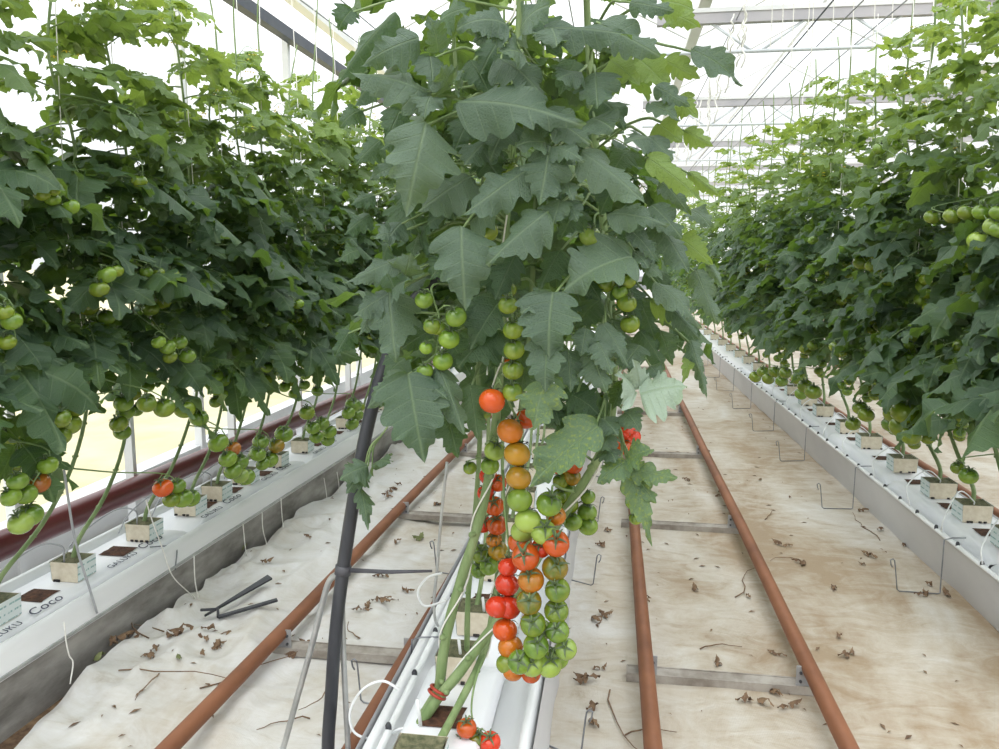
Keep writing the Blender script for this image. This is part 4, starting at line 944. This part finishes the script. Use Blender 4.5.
LV_B = '''544 28 632 36 24 f -.02|552 28 557 46 20 f 0|595 72 598 108 30 f 0|582 72 556 80 16 f 0|630 2 674 11 18 f 0|600 24 660 56 32 f 0|662 2 694 10 26 y 0|668 14 700 28 18 y .05
692 50 742 86 20 f 0|655 86 690 106 16 f 0|650 104 680 121 14 f 0|676 100 698 118 18 y .05|550 146 540 205 42 f -.04|550 144 515 146 22 f -.02|553 147 584 162 18 f -.02|540 112 590 144 28 f .03
582 152 647 205 32 f -.02|592 118 614 130 26 f .02|566 182 573 200 14 f 0|560 200 553 226 22 f 0|566 200 578 221 16 f -.01|547 212 487 265 36 f -.04|632 257 563 291 46 f -.04|634 252 648 268 22 f 0
553 292 549 358 54 f -.03|548 338 545 392 34 f -.03|568 350 571 392 24 f 0|552 295 521 313 30 f -.02|590 352 607 393 30 f 0|598 342 612 374 22 f -.02|586 328 581 356 20 f 0|603 324 628 366 22 f 0
546 380 534 430 44 m -.03|598 426 529 487 40 m -.03|572 395 600 416 30 d .05|602 420 572 396 28 d .05|628 228 658 264 18 f 0|642 262 663 280 13 f -.01|655 282 700 328 20 f 0|668 305 700 340 16 f 0
655 220 690 275 30 f .02|680 238 712 264 24 y .06|696 270 717 324 22 f 0|708 262 724 290 9 f 0|650 300 690 318 24 y .08|648 158 703 201 22 y -.02|688 172 721 197 13 y 0|608 214 668 226 24 f -.02
652 205 682 238 24 f 0|652 138 624 142 20 f 0|648 136 673 160 18 f 0|684 130 713 146 18 y 0|660 124 682 142 24 y .05|640 394 687 386 46 p -.03|636 392 617 373 24 p -.01|640 388 634 360 18 p -.01
650 366 662 384 14 f .03|696 345 682 384 11 y 0|697 360 707 399 10 f 0|690 340 700 372 18 f 0|625 412 640 432 22 f 0|602 418 618 436 24 f 0|608 432 600 452 20 f -.01|606 446 616 462 18 f .02
625 462 597 483 24 m -.02|627 460 654 450 22 m -.02|631 470 677 478 22 m -.02|636 478 656 503 20 m .0|630 470 652 546 22 m -.02|620 280 640 330 26 d .1|600 250 585 290 24 d .1|640 330 665 370 24 d .1
580 210 560 240 28 d .08|620 180 600 215 24 d .1|640 60 670 90 22 y .08|610 60 640 85 22 y .08|600 100 625 130 24 d .1|630 150 610 180 24 d .1|575 60 560 95 22 d .1|640 215 620 250 24 d .1|690 210 712 230 16 f .05
612 20 590 50 24 d .08|560 250 540 290 26 d .1|660 180 690 215 18 f .05|700 300 720 318 12 f .03|570 300 560 330 24 d .08|640 345 620 372 22 f .04|540 20 560 60 24 d .1|585 340 600 385 26 d .14|610 320 630 360 26 d .14|560 340 540 375 26 d .14|640 300 655 340 24 d .14|530 350 520 395 24 d .14|575 260 600 300 28 d .14|600 300 575 330 26 d .14|570 385 585 420 24 d .14|550 395 560 425 22 d .14|660 330 672 365 22 d .1|650 270 672 300 22 d .12|680 320 700 352 20 d .08|625 380 612 410 20 d .1|560 410 585 440 28 d .12|575 405 560 440 26 d .16|540 400 560 430 24 d .16|590 440 570 455 22 d .16|664 60 700 78 18 y .06'''
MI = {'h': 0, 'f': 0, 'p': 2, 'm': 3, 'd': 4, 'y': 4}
def do_leaves(t, txt, P, zr, others):
    mb = MB()
    for q in txt.replace('\n', '|').split('|'):
        a = q.split(); v = [float(u) for u in a[:5]]; kd = a[5]; big = v[4] > 28
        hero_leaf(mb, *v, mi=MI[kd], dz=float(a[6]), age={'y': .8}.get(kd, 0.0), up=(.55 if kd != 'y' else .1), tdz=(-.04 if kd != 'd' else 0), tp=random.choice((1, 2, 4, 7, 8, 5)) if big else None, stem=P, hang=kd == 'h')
    for (Q, z0, z1, st, L, ok) in others:
        scatter_leaves(mb, Q, z0, z1, st, L, L * .85, HI if False else LO, 4, 1, .55, ok)
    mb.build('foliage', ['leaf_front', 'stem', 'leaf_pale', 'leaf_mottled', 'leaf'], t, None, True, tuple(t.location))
def notfront(az, z):          # leaves that would swing down in front of the trusses are the ones read off the picture
    return math.sin(az) > -.55 or z > 2.1
def lft(az, z): return notfront(az, z) and math.cos(az) < .55
def rgt(az, z): return notfront(az, z) and math.cos(az) > -.55
do_leaves(tA, LV_A, PA, 1, [(PA, 1.30, 2.6, .032, .36, lft)])
do_leaves(tB, LV_B, PB, 1, [(PB, 1.36, 2.6, .032, .29, rgt)])
do_leaves(tC, '500 40 480 75 26 d .12', PC, 1, [(PC, 1.30, 2.5, .036, .31, rgt)])
do_leaves(tD, '470 120 455 150 26 d .12', PD, 1, [(PD, 1.26, 2.5, .036, .38, lft)])

def hc_(lst, Y, dY=.02):
    out = []
    for (px, py, r, c) in lst:
        y = Y + U(-dY, dY); p = at(px, py, y); out.append((p, r * (p - CAM).length / F, c))
    return out
# trusses, front to back
truss(tA, at(505, 372, 1.93), hc_([(492, 401, 13.5, 'o')], 1.70, .004) + hc_([(510, 431, 13.5, 'a'), (517, 454, 13.5, 'y'), (518.5, 478, 13, 'y'), (519.6, 500, 13, 'g'), (528, 521, 13.5, 'p')], 1.80, .008) + hc_([(526, 419, 11, 'o'), (523, 531, 12.5, 'p')], 1.85), False, True, -.8)
truss(tA, at(503, 470, 1.94), hc_([(508, 567, 10, 'r'), (507, 584.5, 12, 'r'), (497, 607, 11.5, 'r'), (508, 607.5, 12.5, 'r'), (505, 630, 12, 'o'), (510.5, 647, 12, 'a'), (507, 664, 10.5, 'l'), (512.7, 672, 9.5, 'a')], 1.84, .012), False, True, -1.0)
truss(tB, at(560, 500, 1.98), hc_([(525.5, 557, 14, 'o'), (531, 580, 13, 'a'), (529, 602, 12.5, 'v'), (533, 624, 12.5, 'l'), (536, 646, 12.5, 'g'), (519.6, 662, 11.5, 'g'), (532, 664.5, 11.5, 'p')], 1.79, .008) + hc_([(520, 542, 12, 'o'), (541, 548, 10, 'r'), (542, 630, 10, 'l'), (531, 673, 9.5, 'o')], 1.845), False, True, 1.3)
truss(tB, at(575, 492, 1.97), hc_([(549, 504, 13, 'g'), (543.6, 532, 13, 'p'), (556, 543.5, 13.5, 'o'), (555, 568, 13, 'v'), (557.5, 590, 12.5, 'l'), (556.4, 611, 12, 'l'), (557.5, 631, 11.5, 'g'), (566, 649, 10.5, 'p'), (549, 665, 12, 'p')], 1.80, .008) + hc_([(556, 516, 10, 'a'), (557.5, 658, 11, 'g')], 1.85), False, True, 1.2)
truss(tC, at(500, 450, 2.16), hc_([(488, 476, 9, 'r'), (498, 483, 9, 'o'), (485.5, 493, 8.5, 'r'), (494.5, 506, 10, 'o'), (483, 524, 9, 'r'), (497, 525, 10.5, 'o'), (498, 551, 10, 'y'), (481, 554, 10, 'l'), (489, 566, 9.5, 'g'), (479, 570, 8.5, 'g'), (494, 540, 8, 'a')], 2.03, .02), False, True, .9)
truss(tA, at(500, 420, 1.96), hc_([(494.5, 451, 10.5, 'p'), (490, 466, 9.5, 'g'), (470, 468, 7, 'l')], 1.90), False, True)
truss(tB, at(592, 460, 1.98), hc_([(573.5, 465, 9.5, 'o'), (572, 477, 9, 'y'), (562, 470, 8, 'o'), (561, 481, 8.5, 'l'), (568, 491, 9, 'g'), (569, 505, 9.5, 'l'), (573, 522, 9.5, 'g'), (588, 497, 7.5, 'g'), (587, 512.6, 10, 'g'), (588, 526, 10, 'g'), (560, 496, 8, 'l')], 2.04, .02), False, True)
truss(tB, at(613, 400, 1.99), hc_([(626, 431, 10, 'r'), (619, 438, 9, 'o'), (632, 437, 9, 'r'), (624, 446, 9, 'o'), (630, 470, 9, 'l'), (629, 488, 9, 'g'), (636, 490, 9, 'g'), (633, 502, 8, 'g'), (636, 518, 7, 'l')], 1.93, .012), False, True)
truss(tA, at(470, 290, 1.97), hc_([(424, 300, 9.5, 'g'), (456, 317, 11, 'g'), (449, 339, 11, 'g'), (426, 348, 7, 'g'), (443, 361, 10.5, 'g'), (425, 371, 8.5, 'g'), (432, 326, 9, 'l'), (438, 328, 8, 'l')], 1.70, .012), False, True)
truss(tA, at(506, 300, 1.98), hc_([(513, 330, 10.5, 'l'), (514, 350, 11, 'l'), (513, 370, 11, 'l'), (512.5, 392, 10.5, 'l'), (508, 305, 10, 'l')], 1.71, .01), False, True)
truss(tB, at(613, 260, 2.02), hc_([(627, 281, 9, 'l'), (627, 303, 10, 'l'), (630, 324, 10, 'l'), (620, 292, 8, 'g')], 1.74, .01), False, True)
truss(tB, at(603, 215, 2.03), hc_([(590, 236, 11, 'p'), (600, 276, 10, 'l'), (606, 284, 9, 'l')], 1.78, .01), False, True)
truss(tA, at(505, 210, 2.0), hc_([(487, 232, 11.5, 'l'), (508, 290, 9, 'l'), (510, 170, 9, 'l'), (518, 130, 9, 'l')], 1.78, .02), False, True)
truss(tB, at(600, 375, 2.0), hc_([(600, 400, 8, 'l'), (590, 402, 7, 'l'), (621, 398, 8, 'l'), (560, 412, 8, 'l')], 1.90, .02), False, True)
truss(tC, at(484, 655, 1.97), hc_([(466.5, 728, 9.5, 'o'), (490, 742, 10, 'r'), (477, 740, 9, 'v'), (462, 746, 10, 'l'), (481, 757, 10, 'r')], 1.82, .01), False, True)

# clip and twine of the thick stem
mb = MB(); c0 = at(438, 692, 1.915); ax = (at(446, 676, 1.93) - at(430, 706, 1.90)).normalized(); a1 = ax.cross(Vector((0, 1, 0))).normalized(); a2 = ax.cross(a1)
for off in (-.006, .006):
    mb.tube([c0 + ax * off + (a1 * math.cos(q) * .0235 + a2 * math.sin(q) * .03) for q in np.linspace(0, 2 * math.pi, 25)], .0042, 8)
tag(mb.build('vine_clip', 'clip_red'), 'red ring clip tying two thick green stems together above the gutter', 'clip')
def twine(P, z0, z1, r, turns, label, group=None):
    pts = []; n = 90
    for i in range(n + 1):
        z = z0 + (z1 - z0) * i / n; q = stem_at(P, z); a = turns * 6.283 * i / n
        pts.append(q + Vector((math.cos(a) * r, math.sin(a) * r * 1.0, 0)))
    wire_thing('support_string', pts, .0023, 'string', label, 'string', 'strings wound round the front stems', 5, 0)
twine(PA, .30, 1.32, .0175, 3.2, 'white twine wound round the thick left front stem')
twine(PB, .24, 1.10, .0175, 2.6, 'white twine wound round the front stem crossing to the right')
twine(PC, .40, 1.0, .0130, 2.5, 'white twine wound round the thinner front stem')
wire_thing('support_string', [at(507, 215, 1.84), at(500, 262, 1.85), at(493, 296, 1.86), at(492, 330, 1.87), at(487, 375, 1.88)], .0022, 'string', 'white twine running down among the big leaves of the front vine', 'string', None, 5, 4)
wire_thing('support_string', [at(514, -40, 1.75), at(515, 5, 1.75), at(512, 17, 1.76), at(505, 25, 1.78)], .0024, 'string', 'white twine coming down from above into the top of the front vine', 'string', None, 5, 4)

# spare strings hung from the roof over the right aisle
k = 0
for y in (5.6, 5.95, 6.3, 6.9, 7.5, 8.2, 9.0, 9.9, 11.0, 12.2):
    for q in range(2):
        x = .80 + U(-.05, .05); mb = MB(); z0 = 3.12; L = U(.25, .6)
        P = [(x + .012 * math.sin(i * 1.9 + q), y + .02 * math.cos(i * 1.3), z0 - L * i / 9) for i in range(10)]
        mb.tube(curve(P, 3), .006, 5); k += 1
        tag(mb.build('hanging_string', 'string'), 'bundle of spare white string hanging from the roof over the right aisle', 'string', 'spare strings over the right aisle')
for x, y, L in [(1.0, 5.9, .35), (1.08, 5.95, .3), (1.16, 6.0, .5), (1.24, 5.9, .28), (1.3, 6.05, .6), (1.42, 6.0, .3), (1.55, 6.0, .4), (1.7, 6.05, .35), (1.8, 6.0, .5)]:
    mb = MB(); mb.tube([(x, y, 3.22), (x + .003, y, 3.22 - L / 2), (x, y, 3.22 - L)], .0035, 5)
    tag(mb.build('hanging_string', 'string'), 'single white string end hanging from the first roof girder above the right row', 'string', 'loose string ends on the girder')
mb = MB(); mb.tube([(.80, y, 3.125) for y in np.linspace(0, 30, 10)], .004, 5)
tag(mb.build('crop_wire', 'wire'), 'steel wire over the right aisle holding bundles of spare string', 'wire', 'overhead crop wires')
mb = MB(); mb.tube([(1.30 - .004 * y, y, 3.02) for y in np.linspace(0, 30, 10)], .0055, 6)
tag(mb.build('crop_wire', 'dark_beam'), 'dark cable running overhead along the near side of the right row', 'wire', 'overhead crop wires')

# ------------------------------------------------------------------ light
w = bpy.data.worlds.new('world'); S.world = w; w.use_nodes = True; nt = w.node_tree; nt.nodes.clear(); g = G(nt)
bg = g.n('ShaderNodeBackground'); bg.inputs[1].default_value = 1.0
tc = g.n('ShaderNodeTexCoord'); sp = g.n('ShaderNodeSeparateXYZ'); g.l(tc.outputs['Generated'], sp.inputs[0])
zz = g.math('MAXIMUM', sp.outputs[2], 0.0); lum = g.math('ADD', 1.05, g.math('MULTIPLY', zz, 2.1))      # overcast: brighter overhead
dark = g.math('LESS_THAN', sp.outputs[2], -.02); lum = g.math('MULTIPLY', lum, g.math('SUBTRACT', 1.0, g.math('MULTIPLY', dark, .6)))
vm = g.n('ShaderNodeVectorMath', operation='SCALE'); vm.inputs[0].default_value = (.97, .985, 1); g.l(lum, vm.inputs['Scale']); g.l(vm.outputs[0], bg.inputs[0])
o = g.n('ShaderNodeOutputWorld'); g.l(bg.outputs[0], o.inputs[0])
sd = bpy.data.lights.new('sun', 'SUN'); sd.energy = .9; sd.angle = math.radians(50); sd.color = (1, .97, .92)
so = bpy.data.objects.new('sun', sd); COL.objects.link(so); so.rotation_euler = (math.radians(28), math.radians(-14), 0)
S.cycles.max_bounces = 7; S.cycles.diffuse_bounces = 4; S.cycles.transmission_bounces = 4; S.cycles.transparent_max_bounces = 12; S.cycles.glossy_bounces = 3
S.view_settings.view_transform = 'Standard'; S.view_settings.look = 'None'; S.view_settings.gamma = 1; S.view_settings.exposure = 0.0
